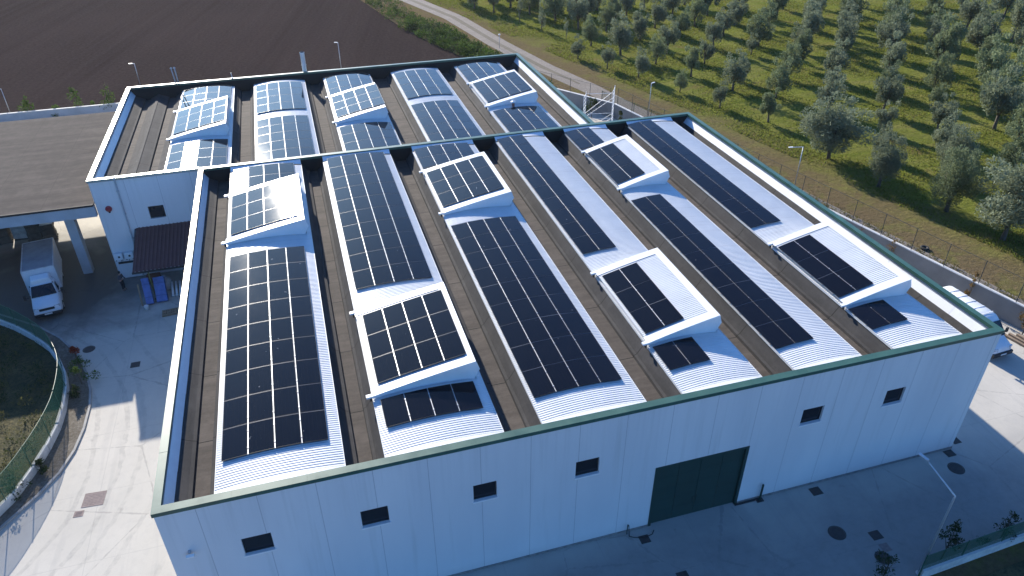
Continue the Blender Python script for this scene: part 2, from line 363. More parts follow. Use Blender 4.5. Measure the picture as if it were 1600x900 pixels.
# ------------------------------------------------------------------ halls
def slab_wall(mb, axis, c0, c1, a0, a1, z0, z1, holes, mi=0, mi_in=1):
    """upright wall: thickness c0..c1 along the other axis (c0 = outer), runs a0..a1, with rectangular holes (a,b,z,z)"""
    as_ = sorted({a0, a1, *[h[0] for h in holes], *[h[1] for h in holes]}); zs = sorted({z0, z1, *[h[2] for h in holes], *[h[3] for h in holes]})
    def P(a, c, z): return (a, c, z) if axis == 'x' else (c, a, z)
    def hole(i, j):
        if i < 0 or j < 0 or i >= len(as_)-1 or j >= len(zs)-1: return True
        am, zm = (as_[i]+as_[i+1])/2, (zs[j]+zs[j+1])/2
        return any(h[0] < am < h[1] and h[2] < zm < h[3] for h in holes)
    for i in range(len(as_)-1):
        for j in range(len(zs)-1):
            if hole(i, j): continue
            A0, A1, Z0, Z1 = as_[i], as_[i+1], zs[j], zs[j+1]
            mb.quad([P(A0, c0, Z0), P(A1, c0, Z0), P(A1, c0, Z1), P(A0, c0, Z1)], mi)
            mb.quad([P(A0, c1, Z0), P(A0, c1, Z1), P(A1, c1, Z1), P(A1, c1, Z0)], mi_in)
            for (di, dj, q) in ((-1, 0, ((A0, Z0), (A0, Z1))), (1, 0, ((A1, Z1), (A1, Z0))), (0, -1, ((A1, Z0), (A0, Z0))), (0, 1, ((A0, Z1), (A1, Z1)))):
                if hole(i+di, j+dj):
                    (u0, w0), (u1, w1) = q
                    mb.quad([P(u0, c0, w0), P(u1, c0, w1), P(u1, c1, w1), P(u0, c1, w0)], mi)

W, L, H = 43.18, 35.88, 8.86
bands = [(2.38, 7.72), (9.60, 14.98), (17.00, 22.20), (24.30, 28.62), (30.66, 34.6), (36.75, 41.1)]
X0, X1, Y1 = -8.18, 33.72, 59.60
bbands = [(-2.85, 2.14), (4.25, 9.34), (11.45, 16.32), (18.78, 23.9), (25.98, 31.1)]
hall = thing('warehouse', 'large front hall of the white warehouse with six vaulted roof bands, nearest the camera', 'warehouse', (W/2, L/2, 0))
back = thing('warehouse', 'back hall of the white warehouse with five vaulted roof bands, behind the front hall', 'warehouse', ((X0+X1)/2, (L+Y1)/2, 0))
def under(o, p): o.parent = p; o.location = tuple(-Vector(p.location)) if o.location.length == 0 else tuple(Vector(o.location)-Vector(p.location)); return o

wins = [(2.92, 4.18), (8.08, 9.32), (13.33, 14.48), (18.48, 19.72), (31.25, 32.55), (36.5, 37.75)]
WZ = (5.10, 6.25)
mb = MB()
slab_wall(mb, 'x', 0, .28, 0, W, 0, H, [(a, b, *WZ) for a, b in wins]+[(22.98, 28.3, -.0, 4.42)], 0, 1)
under(mb.build('front_wall', [MAT['wall_x'], MAT['inner']], fix=False), hall)
mb = MB(); slab_wall(mb, 'y', 0, .22, .283, L, 0, H, [], 0, 1); slab_wall(mb, 'y', W, W-.22, .283, L, 0, H, [], 0, 1)
under(mb.build('side_wall', [MAT['wall_y'], MAT['inner']]), hall)
mb = MB(); slab_wall(mb, 'x', L, L-.24, .223, W-.223, 0, H, [], 0, 1)
MAT['bit_wall'] = pm('black_bitumen_upstand', (.012, .0115, .013), .75, var=.2, scale=1.2)
under(mb.build('rear_wall', [MAT['wall_x'], MAT['bit_wall']]), hall)
def window(x0, x1, z0, z1, y, parent):
    mb = MB(); t = .055
    for (a, b, c, d) in ((x0, x1, z0+.07, z0+.07+t), (x0, x1, z1-t, z1), (x0, x0+t, z0+.07+t, z1-t), (x1-t, x1, z0+.07+t, z1-t)):
        mb.bx(a+.003, b-.003, y+.12, y+.18, c, d)
    f = under(mb.build('window', MAT['black_metal']), parent)
    g = MB(); g.bx(x0+.02, x1-.02, y+.145, y+.155, z0+.1, z1-.02); p = g.build('pane', MAT['glass_dark']); p.parent = f
    sl = MB(); sl.bx(x0-.06, x1+.06, y-.05, y+.2, z0-.02, z0+.065); s = sl.build('sill', MAT['white']); s.parent = f
for a, b in wins: window(a, b, *WZ, 0.0, hall)
# gate: four tall leaves with joints
mb = MB(); gx0, gx1 = 22.98, 28.3
mb.bx(gx0-.07, gx0+.10, -.03, .17, 0.011, 4.5); mb.bx(gx1-.10, gx1+.07, -.03, .17, 0.011, 4.5); mb.bx(gx0+.10, gx1-.10, -.03, .17, 4.36, 4.5)
gt = under(mb.build('gate', MAT['gate']), hall)
for i in range(4):
    wd = (gx1-gx0-.2)/4; lf = MB(); x = gx0+.10+i*wd
    lf.bx(x+.012, x+wd-.012, .10, .16, .04, 4.355)
    for k in range(1, 5): lf.bx(x+.03, x+wd-.03, .092, .10, .04+k*.86-.01, .04+k*.86+.01)
    if i in (1, 2): lf.bx(x+(wd-.14 if i == 1 else .06), x+(wd-.06 if i == 1 else .14), .06, .10, 1.0, 1.4)
    o = lf.build('gate_leaf', MAT['gate']); o.parent = gt
# floor plinth line
mb = MB(); mb.bx(-.02, gx0-.08, -.03, .0-.002, .011, .16); mb.bx(gx1+.08, W+.02, -.03, -.002, .011, .16)
under(mb.build('plinth', pm('grimy_plinth', (.22, .21, .2), .8, var=.3)), hall)
# parapet caps
def cap(name, pts, parent, mat, wdt=.36):
    mb = MB()
    for (x0, x1, y0, y1) in pts:
        mb.bx(x0, x1, y0, y1, H+.002, H+.07)
        long_x = (x1-x0) > (y1-y0)
        n = int(max(x1-x0, y1-y0)/3.0)
        for k in range(1, n):
            if long_x: xx = x0+(x1-x0)*k/n; mb.bx(xx-.03, xx+.03, y0-.003, y1+.003, H-.125, H+.076)
            else: yy = y0+(y1-y0)*k/n; mb.bx(x0-.003, x1+.003, yy-.03, yy+.03, H-.125, H+.076)
        if long_x: mb.bx(x0, x1, y0, y0+.02, H-.14, H+.002); mb.bx(x0, x1, y1-.02, y1, H-.12, H+.002)
        else: mb.bx(x0, x0+.02, y0, y1, H-.14, H+.002); mb.bx(x1-.02, x1, y0, y1, H-.12, H+.002)
    return under(mb.build(name, mat), parent)
cap('parapet_cap', [(-.06, W+.06, -.06, .34), (-.06, .30, .342, L-.34), (W-.30, W+.06, .342, L-.34), (-.06, W+.06, L-.338, L+.06)], hall, MAT['green_cap'])
MAT['grey_cap'] = pm('pale_green_grey_flashing', (.30, .36, .34), .34, .25, var=.12, scale=.8, rvar=.1)
cap('parapet_cap', [(X0-.06, X0+.30, L+.262, Y1-.302), (X0-.06, -.065, L-.1, L+.26)], back, MAT['grey_cap'])
cap('parapet_cap', [(X1-.30, X1+.06, L+.065, Y1-.302), (X0-.06, X1+.06, Y1-.30, Y1+.06)], back, MAT['green_cap'])

# roof cross-section pieces
def gutter(name, xl, xr, y0, y1, zl, zr, parent, zb=7.62, wl_=None, wr_=None):
    gap = xr-xl; a = .64 if wl_ is None else wl_; b = .60 if wr_ is None else wr_
    mb = MB()
    def run(pts, mi):
        for i in range(len(pts)-1):
            n = 24
            mb.grid(lambda u, v: (pts[i][0]+(pts[i+1][0]-pts[i][0])*v, y0+(y1-y0)*u, pts[i][1]+(pts[i+1][1]-pts[i][1])*v), [0, 1], [0, 1], mi)
    run([(xl, zl), (xl+a-.20, zb+.20), (xl+a-.04, zb+.15), (xl+a, zb)], 0)
    run([(xl+a, zb), (xr-b, zb)], 1)
    run([(xr-b, zb), (xr-b+.04, zb+.15), (xr-b+.18, zb+.20), (xr, zr)], 0)
    o = mb.build(name, [MAT['bit_slope'], MAT['bit_floor']], fix=False)
    return under(o, parent)
VZ = 8.60; RISE = .18; RISEB = .22
def vz(b, x, z0=VZ):
    xm, hw = (b[0]+b[1])/2, (b[1]-b[0])/2; return z0+(RISE if z0 > 8.5 else RISEB)*(1-((x-xm)/hw)**2)
def vault(b, y0, y1, parent, z0=VZ, end=None):
    n = int((y1-y0)/.15); vsx = []; per = .15; A = .018
    for i in range(n):
        y = y0+i*per; vsx += [(y, 0), (y+.045, 0), (y+.065, A), (y+.125, A)]
    vsx.append((y0+n*per, 0))
    xs = [b[0]-.06+(b[1]-b[0]+.12)*k/14 for k in range(15)]
    mb = MB()
    mb.grid(lambda x, v: (x, v[0], vz(b, x, z0)+v[1]), xs, vsx)
    # folded edge strips along both long edges
    for sx in (b[0]-.07, b[1]+.07):
        mb.bx(sx-.012, sx+.012, y0, y1, vz(b, sx, z0)-.10, vz(b, sx, z0)+.035)
    o = under(mb.build('roof_vault', MAT['sheet'], fix=False), parent)
    if end is not None:    # sloped flashing up to the rear parapet
        fl = MB(); fl.grid(lambda x, v: (x, y1+(end-y1)*v, (vz(b, x, z0)+.03)*(1-v)+(H-.02)*v+.0), xs, [0, 1])
        f = fl.build('flashing', MAT['white_metal'], fix=False); f.parent = o
    fl = MB()
    fl.grid(lambda x, v: (x, y0-.02+.34*v, vz(b, x, z0)+.045), xs, [0, 1])
    f = fl.build('flashing', MAT['white_metal'], fix=False); f.parent = o
    return o
for b in bands: vault(b, .36, 35.0, hall, end=L-.345)
YR0, YR1 = .29, L-.25
for i in range(len(bands)-1): gutter('roof_gutter', bands[i][1], bands[i+1][0], YR0, YR1, VZ-.14, VZ-.14, hall)
gutter('roof_gutter', .52, bands[0][0], YR0, YR1, 8.08, VZ-.14, hall, wl_=.70, wr_=.50)
gutter('roof_gutter', bands[5][1], W-.54, YR0, YR1, VZ-.14, 8.08, hall, wl_=.6, wr_=.5)
def lining(x, s, y0, y1, parent):
    # galvanised inner face and the sloped white sheet below it;  s=+1: faces +x
    mb = MB(); mb.quad([(x, y0, H-.1), (x, y1, H-.1), (x+s*.02, y1, 8.50), (x+s*.02, y0, 8.50)]); o = under(mb.build('parapet_lining', MAT['galv'], fix=False), parent)
    m2 = MB(); n = int((y1-y0)/2.6)
    for k in range(n):
        ya, yb = y0+(y1-y0)*k/n, y0+(y1-y0)*(k+1)/n
        j = .006*(k % 2)
        m2.quad([(x+s*(.03+j), ya, 8.52), (x+s*(.03+j), yb+.03, 8.52), (x+s*(.33+j), yb+.03, 8.05+.0), (x+s*(.33+j), ya, 8.05)])
        m2.quad([(x+s*(.33+j), ya, 8.05), (x+s*(.33+j), yb+.03, 8.05), (x+s*(.35+j), yb+.03, 7.99), (x+s*(.35+j), ya, 7.99)])
    p = m2.build('flashing', MAT['white_metal'], fix=False); p.parent = o
lining(.225, 1, YR0, YR1, hall); lining(W-.225, -1, YR0, YR1, hall)

# back hall
mb = MB()
slab_wall(mb, 'x', L+.004, L+.24, X0, -.004, 0, H, [(-4.56, -3.38, 5.0, 6.15)], 0, 1)
slab_wall(mb, 'x', L+.004, L+.24, -.002, X1, 0, H-.2, [], 1, 1)
under(mb.build('front_wall', [MAT['wall_x'], MAT['inner']]), back)
mb = MB(); slab_wall(mb, 'y', X0, X0+.22, L+.243, Y1, 0, H, [], 0, 1); slab_wall(mb, 'y', X1, X1-.22, L+.243, Y1, 0, H, [], 0, 1)
under(mb.build('side_wall', [MAT['wall_y'], MAT['inner']]), back)
mb = MB(); slab_wall(mb, 'x', Y1, Y1-.24, X0+.223, X1-.223, 0, H, [], 0, 1); under(mb.build('rear_wall', [MAT['wall_x'], MAT['bit_wall']]), back)
window(-4.56, -3.38, 5.0, 6.15, L+.004, back)
BZ = 8.32
for b in bbands: vault(b, L+.3, 58.55, back, BZ)
YB0, YB1 = L+.25, Y1-.25
for i in range(len(bbands)-1): gutter('roof_gutter', bbands[i][1], bbands[i+1][0], YB0, YB1, BZ-.14, BZ-.14, back, 7.5)
gutter('roof_gutter', X0+.54, -5.5, YB0, YB1, 8.05, 7.95, back, 7.5, wl_=.9, wr_=.75)
gutter('roof_gutter', -5.26, bbands[0][0], YB0, YB1, 7.95, BZ-.14, back, 7.5, wl_=.85, wr_=.95)
mb = MB(); mb.bx(-5.51, -5.25, YB0, YB1, 7.90, 7.99); under(mb.build('ridge', MAT['bit_slope']), back)
gutter('roof_gutter', bbands[4][1], X1-.54, YB0, YB1, BZ-.14, 8.08, back, 7.5, wl_=.6, wr_=.5)
lining(X0+.225, 1, YB0, YB1, back); lining(X1-.225, -1, YB0, YB1, back)
# end faces of the back hall's vaults (black upstand between vault end and parapet)
for b in bbands:
    mb = MB(); mb.grid(lambda x, v: (x, 58.56+.55*v, vz(b, x, BZ)+.01-.02*v), [b[0]-.06+(b[1]-b[0]+.12)*k/10 for k in range(11)], [0, 1]); under(mb.build('vault_end', MAT['bit_slope'], fix=False), back)
    mb = MB(); mb.grid(lambda x, v: (x, 59.11+.23*v, vz(b, x, BZ)-.01-.9*v), [b[0]-.06+(b[1]-b[0]+.12)*k/10 for k in range(11)], [0, 1]); under(mb.build('vault_end', MAT['bit_wall'], fix=False), back)

# ------------------------------------------------------------------ raised skylights (part of their hall) and solar arrays
PW, PL, PT = 1.134, 2.03, .035
pmb = MB()
pmb.bx(-PW/2, PW/2, -PL/2, PL/2, -PT, -.004, 1)
pmb.quad([(-PW/2+.012, -PL/2+.012, 0), (PW/2-.012, -PL/2+.012, 0), (PW/2-.012, PL/2-.012, 0), (-PW/2+.012, PL/2-.012, 0)], 0)
for (a, b, c, d) in ((-PW/2, PW/2, -PL/2, -PL/2+.012), (-PW/2, PW/2, PL/2-.012, PL/2), (-PW/2, -PW/2+.012, -PL/2+.012, PL/2-.012), (PW/2-.012, PW/2, -PL/2+.012, PL/2-.012)):
    pmb.bx(a, b, c, d, -.004, .002, 1)
proto = pmb.build('solar_panel', [MAT['pv'], MAT['pv_frame']], fix=False); PV = proto.data; bpy.data.objects.remove(proto)

def array(label, surf, x0, ncol, y0, nrow, zoff=.11, pitchx=1.168, pitchy=2.055, group='solar arrays on the vaulted roofs'):
    """surf(x) -> (z, slope angle about y).  panels laid column by column along the curve"""
    xm = x0+ncol*pitchx/2; ym = y0+nrow*pitchy/2
    root = thing('solar_array', label, 'solar panels', (xm, ym, surf(xm)[0]), 0, group)
    rl = MB(); x = x0; cols = []
    for i in range(ncol):
        xc = x+pitchx/2; z, a = surf(xc); c = math.cos(a)
        # keep the panels' width along the slope
        cols.append((xc, z, a)); x += pitchx*c
    for i, (xc, z, a) in enumerate(cols):
        nx, nz = -math.sin(a), math.cos(a)
        for j in range(nrow):
            yc = y0+(j+.5)*pitchy
            o = bpy.data.objects.new('solar_panel', PV); COL.objects.link(o); o.parent = root
            o.location = Vector((xc+nx*zoff, yc, z+nz*zoff))-Vector(root.location)
            o.rotation_euler = (random.gauss(0, .002), -a+random.gauss(0, .002), 0); o.scale = (1, (pitchy-.035)/PL, 1)
        if i > 0:
            xp, zp, ap = cols[i-1]; xg, zg, ag = (xc+xp)/2, (z+zp)/2+.015, (a+ap)/2
            Mx = Matrix.Rotation(-ag, 3, 'Y')
            for yc in [y0+nrow*pitchy/2]:
                rl.box((xg-math.sin(ag)*(zoff-.045), yc, zg+math.cos(ag)*(zoff-.045)), (.034, nrow*pitchy-.06, .05), 0, M=Mx)
            for j in range(nrow):
                for fy in (.22, .78):
                    rl.box((xg-math.sin(ag)*(zoff-.002), y0+(j+fy)*pitchy, zg+math.cos(ag)*(zoff-.002)), (.062, .07, .014), 0, M=Mx)
    for j in range(1, nrow):   # thin bright joint strips between the rows
        for (xc, z, a) in cols:
            nx, nz = -math.sin(a), math.cos(a); rl.box((xc+nx*(zoff-.018), y0+j*pitchy, z+nz*(zoff-.018)), (PW, .028, .02), 1, M=Matrix.Rotation(-a, 3, 'Y'))
    for j in range(nrow):   # cross rails under each row
        for fy in (.25, .75):
            for (xc, z, a) in cols:
                nx, nz = -math.sin(a), math.cos(a)
                rl.box((xc+nx*(zoff-.07), y0+(j+fy)*pitchy, z+nz*(zoff-.07)), (pitchx, .04, .05), 0, M=Matrix.Rotation(-a, 3, 'Y'))
    r = rl.build('mounting_rail', [MAT['alu'], MAT['joint']], fix=False); under(r, root)
    return root
def vsurf(b, z0=VZ):
    xm, hw = (b[0]+b[1])/2, (b[1]-b[0])/2
    return lambda x: (vz(b, x, z0)+.02, math.atan(-2*(RISE if z0 > 8.5 else RISEB)*(x-xm)/hw**2))
def skylight(b, y0, y1, parent, z0, zlo, zhi):
    xa, xb = b[0]-.04, b[1]-.28; bow = .05
    def sz(x):
        t = (x-xa)/(xb-xa); return zlo+(zhi-zlo)*t+bow*4*t*(1-t)*.9
    def ang(x):
        t = (x-xa)/(xb-xa); return math.atan(((zhi-zlo)+bow*3.6*(1-2*t))/(xb-xa))
    n = int((y1-y0-.2)/.15); vsx = []
    for i in range(n):
        y = y0+.1+i*.15; vsx += [(y, 0), (y+.045, 0), (y+.065, .016), (y+.125, .016)]
    vsx.append((y0+.1+n*.15, 0)); xs = [xa+(xb-xa)*k/10 for k in range(11)]
    root = MB(); root.grid(lambda x, v: (x, v[0], sz(x)+v[1]), xs, vsx)
    o = under(root.build('skylight', MAT['sheet'], fix=False), parent)
    rim = MB()
    for (ya, yb) in ((y0-.06, y0+.50), (y1-.50, y1+.06)):
        rim.grid(lambda x, v: (x, ya+(yb-ya)*v, sz(x)+.045), [xa-.05+(xb-xa+.11)*k/10 for k in range(11)], [0, 1])
        yo = ya if ya < (y0+y1)/2 else yb
        for yo in (ya if ya < (y0+y1)/2-1 else yb,):
            rim.grid(lambda x, v: (x, yo, sz(x)+.045-.11*v), [xa-.05+(xb-xa+.11)*k/10 for k in range(11)], [0, 1])
    rim.grid(lambda x, v: (x, y0+.50+(y1-y0-1.0)*v, sz(x)+.045), [xb-.36, xb-.18, xb+.06], [0, 1])
    rim.quad([(xb+.06, y0-.06, sz(xb)+.04), (xb+.06, y1+.06, sz(xb)+.04), (xb+.06, y1+.06, sz(xb)-.07), (xb+.06, y0-.06, sz(xb)-.07)])
    r = rim.build('rim', MAT['white_metal'], fix=False); r.parent = o
    for y in (y0, y1):
        ck = MB()
        ck.grid(lambda x, v: (x, y, (vz(b, x, z0)+.02)*(1-v)+(sz(x)+.03)*v), xs, [0, 1])
        c = ck.build('cheek', MAT['white_metal'], fix=False); c.parent = o
    g = MB(); n = 6
    for k in range(n):
        ya, yb = y0+.05+(y1-y0-.1)*k/n+.03, y0+.05+(y1-y0-.1)*(k+1)/n-.03
        g.quad([(xb+.0, ya, sz(xb)-.05), (xb+.0, yb, sz(xb)-.05), (xb+.10, yb, vz(b, xb, z0)+.10), (xb+.10, ya, vz(b, xb, z0)+.10)])
    gl = g.build('glazing', MAT['polyc'], fix=False); gl.parent = o
    fr = MB()
    for k in range(n+1):
        yy = y0+.05+(y1-y0-.1)*k/n
        fr.tube([(xb+.0, yy, sz(xb)-.05), (xb+.10, yy, vz(b, xb, z0)+.08)], .03, 4)
    fr.tube([(xb, y0-.03, sz(xb)-.05), (xb, y1+.03, sz(xb)-.05)], .03, 4); fr.tube([(xb+.10, y0-.03, vz(b, xb, z0)+.08), (xb+.10, y1+.03, vz(b, xb, z0)+.08)], .03, 4)
    for yy in (y0-.02, y1+.02):   # open side flaps at both ends of the glazing
        fr.quad([(xb-.02, yy, sz(xb)), (xb+.10, yy, sz(xb)-.02), (xb+.26, yy, sz(xb)-.52), (xb+.20, yy, sz(xb)-.60), (xb-.02, yy, vz(b, xb, z0)+.1)])
    f = fr.build('glazing_frame', MAT['white_metal'], fix=False); f.parent = o
    for yy in (y0+.06, y1-.06):   # gutter stubs that stick out on the low side
        en = MB()
        en.box((xa-.17, yy-.04, zlo+.0), (.32, .22, .10), 0, M=Matrix.Rotation(R(-6), 3, 'Y'))
        en.box((xa-.12, yy-.05, zlo-.16), (.09, .10, .24), 1)
        e = en.build('end_cap', [MAT['white_metal'], MAT['rubber']]); e.parent = o
    return lambda x: (sz(x)+.015, ang(x))

bn = ['first', 'second', 'third', 'fourth', 'fifth', 'sixth']
for i, b in enumerate(bands):
    nc = 4 if i < 3 else 2; s = vsurf(b); wl_ = 'four' if nc == 4 else 'two'
    xst = {0: 2.56, 1: 9.86, 2: 17.06, 3: 24.36, 4: 30.56, 5: 36.66}[i]
    where = f'on the {bn[i]} vault from left, front hall'
    if i % 2 == 0:
        array(f'dark solar array nine rows deep {where}', s, xst, nc, 2.35, 9)
        sk = skylight(b, 22.75, 30.3, hall, VZ, 8.80, 9.76)
        array(f'tilted solar array on the raised skylight {where}', sk, xst+.02, nc, 23.45, 3, .09)
        array(f'two-row solar array behind the skylight {where}', s, xst, nc, 30.95, 2)
    else:
        array(f'single row of {wl_} solar panels {where}', s, xst, nc, 2.35, 1)
        sk = skylight(b, 4.70, 12.25, hall, VZ, 8.80, 9.76)
        array(f'tilted solar array on the raised skylight {where}', sk, xst+.02, nc, 5.35, 3, .09)
        array(f'dark solar array ten rows deep {where}', s, xst, nc, 14.6, 10)
for i, b in enumerate(bbands):
    s = vsurf(b, BZ); where = f'on the {bn[i]} vault from left, back hall'; xst = b[0]+.12
    if i % 2 == 0:
        array(f'bluish solar array before the skylight {where}', s, xst, 4, 36.65, 3)
        sk = skylight(b, 44.0, 51.5, back, BZ, 8.58, 9.52)
        array(f'tilted solar array on the raised skylight {where}', sk, xst+.02, 4, 44.7, 3, .09)
        array(f'bluish solar array behind the skylight {where}', s, xst, 4, 52.05, 3)
    else:
        array(f'bluish solar array five rows deep {where}', s, xst, 4, 36.55, 5)
        array(f'bluish solar array four rows deep {where}', s, xst, 4, 48.8, 4, pitchy=2.2)
#__PART2__
# ------------------------------------------------------------------ roof-top pieces
def tag1(o, label, cat, group=None): return tag(o, label, cat, group)
t = thing('flue', 'wide shiny steel flue standing on the rear parapet of the back hall', 'flue', (9.6, Y1+.12, 7.0))
mb = MB(); mb.tube([(0, .2, 0), (0, .2, 3.95)], .24, 18, cap=False); mb.tube([(0, .2, 3.94), (0, .2, 0.2)], .21, 18, 1, cap=False)
for z in (1.2, 2.6, 3.9): mb.lathe([(.24, -.04), (.265, -.03), (.265, .03), (.24, .04)], (0, .2, z), 18)
mb.build('pipe', [MAT['galv'], MAT['rubber']], t, True); mb = MB(); mb.box((0, .06, 1.7), (.5, .12, .08)); mb.build('bracket', MAT['galv'], t)
t = thing('vent_pipe', 'pair of thin pale vent pipes leaning on the rear parapet, left of the flue', 'vent pipe', (-3.4, Y1-.12, H+.07))
for k, (dx, lean) in enumerate(((-.12, -.10), (.14, -.04))):
    mb = MB(); mb.tube([(dx, 0, 0), (dx+lean*.5, 0, .8), (dx+lean, 0, 1.55)], .055, 8); mb.lathe([(.0, .14), (.12, .05), (.11, -.02)], (dx+lean, 0, 1.55), 10); mb.build('pipe', MAT['grey_pipe'], t, True)
t = thing('roof_rod', 'short thin white rod standing on the rear parapet between vent pipes and flue', 'rod', (2.1, Y1-.1, H+.07))
mb = MB(); mb.tube([(0, 0, 0), (-.04, 0, .6)], .035, 6); mb.build('rod', MAT['white'], t); mb = MB(); mb.box((0, 0, .03), (.16, .16, .06)); mb.build('base', MAT['grey_pipe'], t)
# roof outlet by the last skylight of the back hall
t = thing('roof_vent', 'small white capped roof vent before the fifth skylight of the back hall', 'roof vent', (28.3, 43.3, BZ+RISE))
mb = MB(); mb.lathe([(.14, 0), (.14, .45), (.13, .46)], (0, 0, 0), 14); mb.build('stack', pm('terracotta_vent', (.25, .11, .08), .7), t, True)
mb = MB(); mb.lathe([(.0, .62), (.26, .53), (.27, .47), (.0, .46)], (0, 0, 0), 16); mb.build('cowl', MAT['white'], t, True)
# downpipe, sign, pipe stubs on walls
def part_on(mb, name, mat, parent, smooth=False): return under(mb.build(name, mat, smooth=smooth), parent)
mb = MB(); mb.tube([(-6.25, L-.09, 9.03), (-6.27, L-.09, 8.8), (-6.38, L-.09, .25), (-6.38, L-.22, .12)], .06, 8)
for z in (1.5, 3.6, 5.8, 7.8): mb.box((-6.3, L-.05, z), (.2, .1, .05))
tag(mb.build('downpipe', MAT['grey_pipe'], smooth=True), 'slim grey downpipe on the back hall wall beside the window', 'downpipe')
t = thing('alarm_bell', 'round dark red alarm bell high on the back hall wall', 'alarm', (-7.33, L, 6.4))
MAT['red'] = pm('dark_red_paint', (.28, .025, .035), .45)
mb = MB(); mb.tube([(0, 0, 0), (0, -.12, 0), (0, -.16, 0)], [.24, .24, .17], 18); mb.build('dome', MAT['red'], t); mb = MB(); mb.box((0, -.10, -.27), (.12, .1, .1)); mb.build('striker', MAT['rubber'], t)
MAT['ac'] = pm('white_plastic_casing', (.74, .75, .76), .5, var=.05)
for k, (x, lb) in enumerate(((-7.72, 'white air conditioner box on the back hall wall, nearer the canopy'), (-6.93, 'white air conditioner box on the back hall wall, nearer the brown awning'))):
    t = thing('air_conditioner', lb, 'air conditioner', (x, L-.02, 2.2), group='air conditioners on the wall')
    mb = MB(); mb.box((0, -.19, 0), (.66, .30, .56)); mb.build('casing', MAT['ac'], t, bevel=.02)
    mb = MB(); mb.tube([(.05, -.345, 0), (.05, -.36, 0)], .085, 14); mb.build('fan_grille', MAT['rubber'], t)
    mb = MB(); mb.box((-.24, -.16, -.33), (.05, .34, .06)); mb.box((.24, -.16, -.33), (.05, .34, .06)); mb.build('bracket', MAT['black_metal'], t)
t = thing('cable_tray', 'dark horizontal cable tray under the two air conditioners', 'cable tray', (-7.35, L-.02, 1.50))
mb = MB(); mb.box((0, -.06, 0), (1.15, .1, .14)); mb.build('tray', MAT['black_metal'], t); mb = MB(); mb.tube([(-.3, -.05, .07), (-.3, -.05, .42)], .02, 6); mb.tube([(.3, -.05, .07), (.3, -.05, .42)], .02, 6); mb.build('cable', MAT['rubber'], t)
t = thing('floodlight', 'small pale floodlight on the front wall near its left corner', 'floodlight', (.84, 0, 6.2))
mb = MB(); mb.box((0, -.06, .08), (.10, .12, .1)); mb.build('bracket', MAT['grey_pipe'], t); mb = MB(); mb.box((.02, -.22, -.02), (.34, .14, .22), M=Matrix.Rotation(R(35), 3, 'X')); mb.build('lamp_head', MAT['white'], t, bevel=.02)
t = thing('standpipe', 'thin dark water standpipe with tap and hose by the front wall left of the gate', 'tap', (21.62, -.16, .011))
mb = MB(); mb.tube([(0, 0, 0), (0, 0, .75), (0, -.12, .82)], .028, 6); mb.build('pipe', MAT['gate'], t); mb = MB(); mb.tube([(.0, -.12, .8), (.05, -.2, .05), (.3, -.35, .03), (.8, -.5, .03), (1.3, -.42, .03), (1.5, -.2, .03)], .022, 6); mb.build('hose', MAT['rubber'], t)
t = thing('bollard', 'dark steel guard post against the front wall right of the gate', 'post', (29.75, -.18, .011))
mb = MB(); mb.tube([(0, 0, 0), (0, 0, 1.25)], .06, 10); mb.build('post', MAT['gate'], t); mb = MB(); mb.box((0, 0, .02), (.42, .3, .04)); mb.box((-.9, .06, .04), (1.3, .08, .06)); mb.build('base_plate', MAT['black_metal'], t)

# brown awning on the back hall wall
MAT['brown'] = pm('brown_sheet_roof', (.11, .050, .046), .5, var=.12, scale=2)
t = thing('awning', 'brown corrugated lean-to awning on the back hall wall', 'awning', (-4.1, 33.8, 0))
mb = MB(); xs = []; n = 20
for k in range(n+1): x = -5.95+k*.29; xs += [(x, 0.0), (x+.15, .0), (x+.18, .05), (x+.26, .05)]
xs = xs[:-2]
a = Vector((0, L-.02, 4.42)); b_ = Vector((0, 31.75, 2.66))
mb.grid(lambda x, v: (x[0]+(1-v)*.12-.16*v, a.y+(b_.y-a.y)*v, a.z+(b_.z-a.z)*v+x[1]), xs, [0, 1])
under(mb.build('roof_sheet', MAT['brown'], fix=False), t)
fm = MB(); fm.bx(-6.15, -.05, 31.72, 31.80, 2.50, 2.64); fm.bx(-5.95, -.05, L-.08, L-.03, 4.28, 4.38)
for x in (-6.05, -4.1, -2.1, -.12): fm.tube([(x, 31.78, 2.57), (x+.12, L-.06, 4.33)], .05, 4)
under(fm.build('frame', MAT['black_metal']), t)
for x in (-5.0, -.4):
    p = MB(); p.tube([(x, 31.76, .011), (x, 31.76, 2.5)], .06, 8); p.box((x, 31.76, .02), (.25, .25, .03)); under(p.build('post', pm('olive_painted_post', (.12, .12, .035), .5)), t)
# stored goods under the awning
MAT['blue_sheet'] = pm('blue_plastic_wrap', (.10, .165, .40), .5, var=.25, scale=3)
MAT['strap'] = pm('dark_blue_strap', (.07, .11, .26), .6)
def leaning(name, label, cat, x, y, wd, ln, th, mat, rz, lean, group=None, end=None):
    t = thing(name, label, cat, (x, y, .011), rz, group); Mx = Matrix.Rotation(lean, 3, 'X')
    mb = MB(); c = Mx @ Vector((0, 0, ln/2)); mb.box((c.x, c.y, c.z+.04), (wd, th, ln), 0, M=Mx); mb.build('body', mat, t, bevel=.03)
    m2 = MB()
    for f in (.25, .75): c = Mx @ Vector((0, 0, ln*f)); m2.box((c.x, c.y, c.z+.04), (wd+.02, th+.02, .06), 0, M=Mx)
    m2.build('strap', MAT['strap'], t)
    return t
leaning('board_stack', 'narrow upright blue wrapped bundle by the awning post', 'bundle', -5.35, 31.0, .55, 2.1, .5, MAT['blue_sheet'], R(8), R(-38), 'blue bundles under the awning')
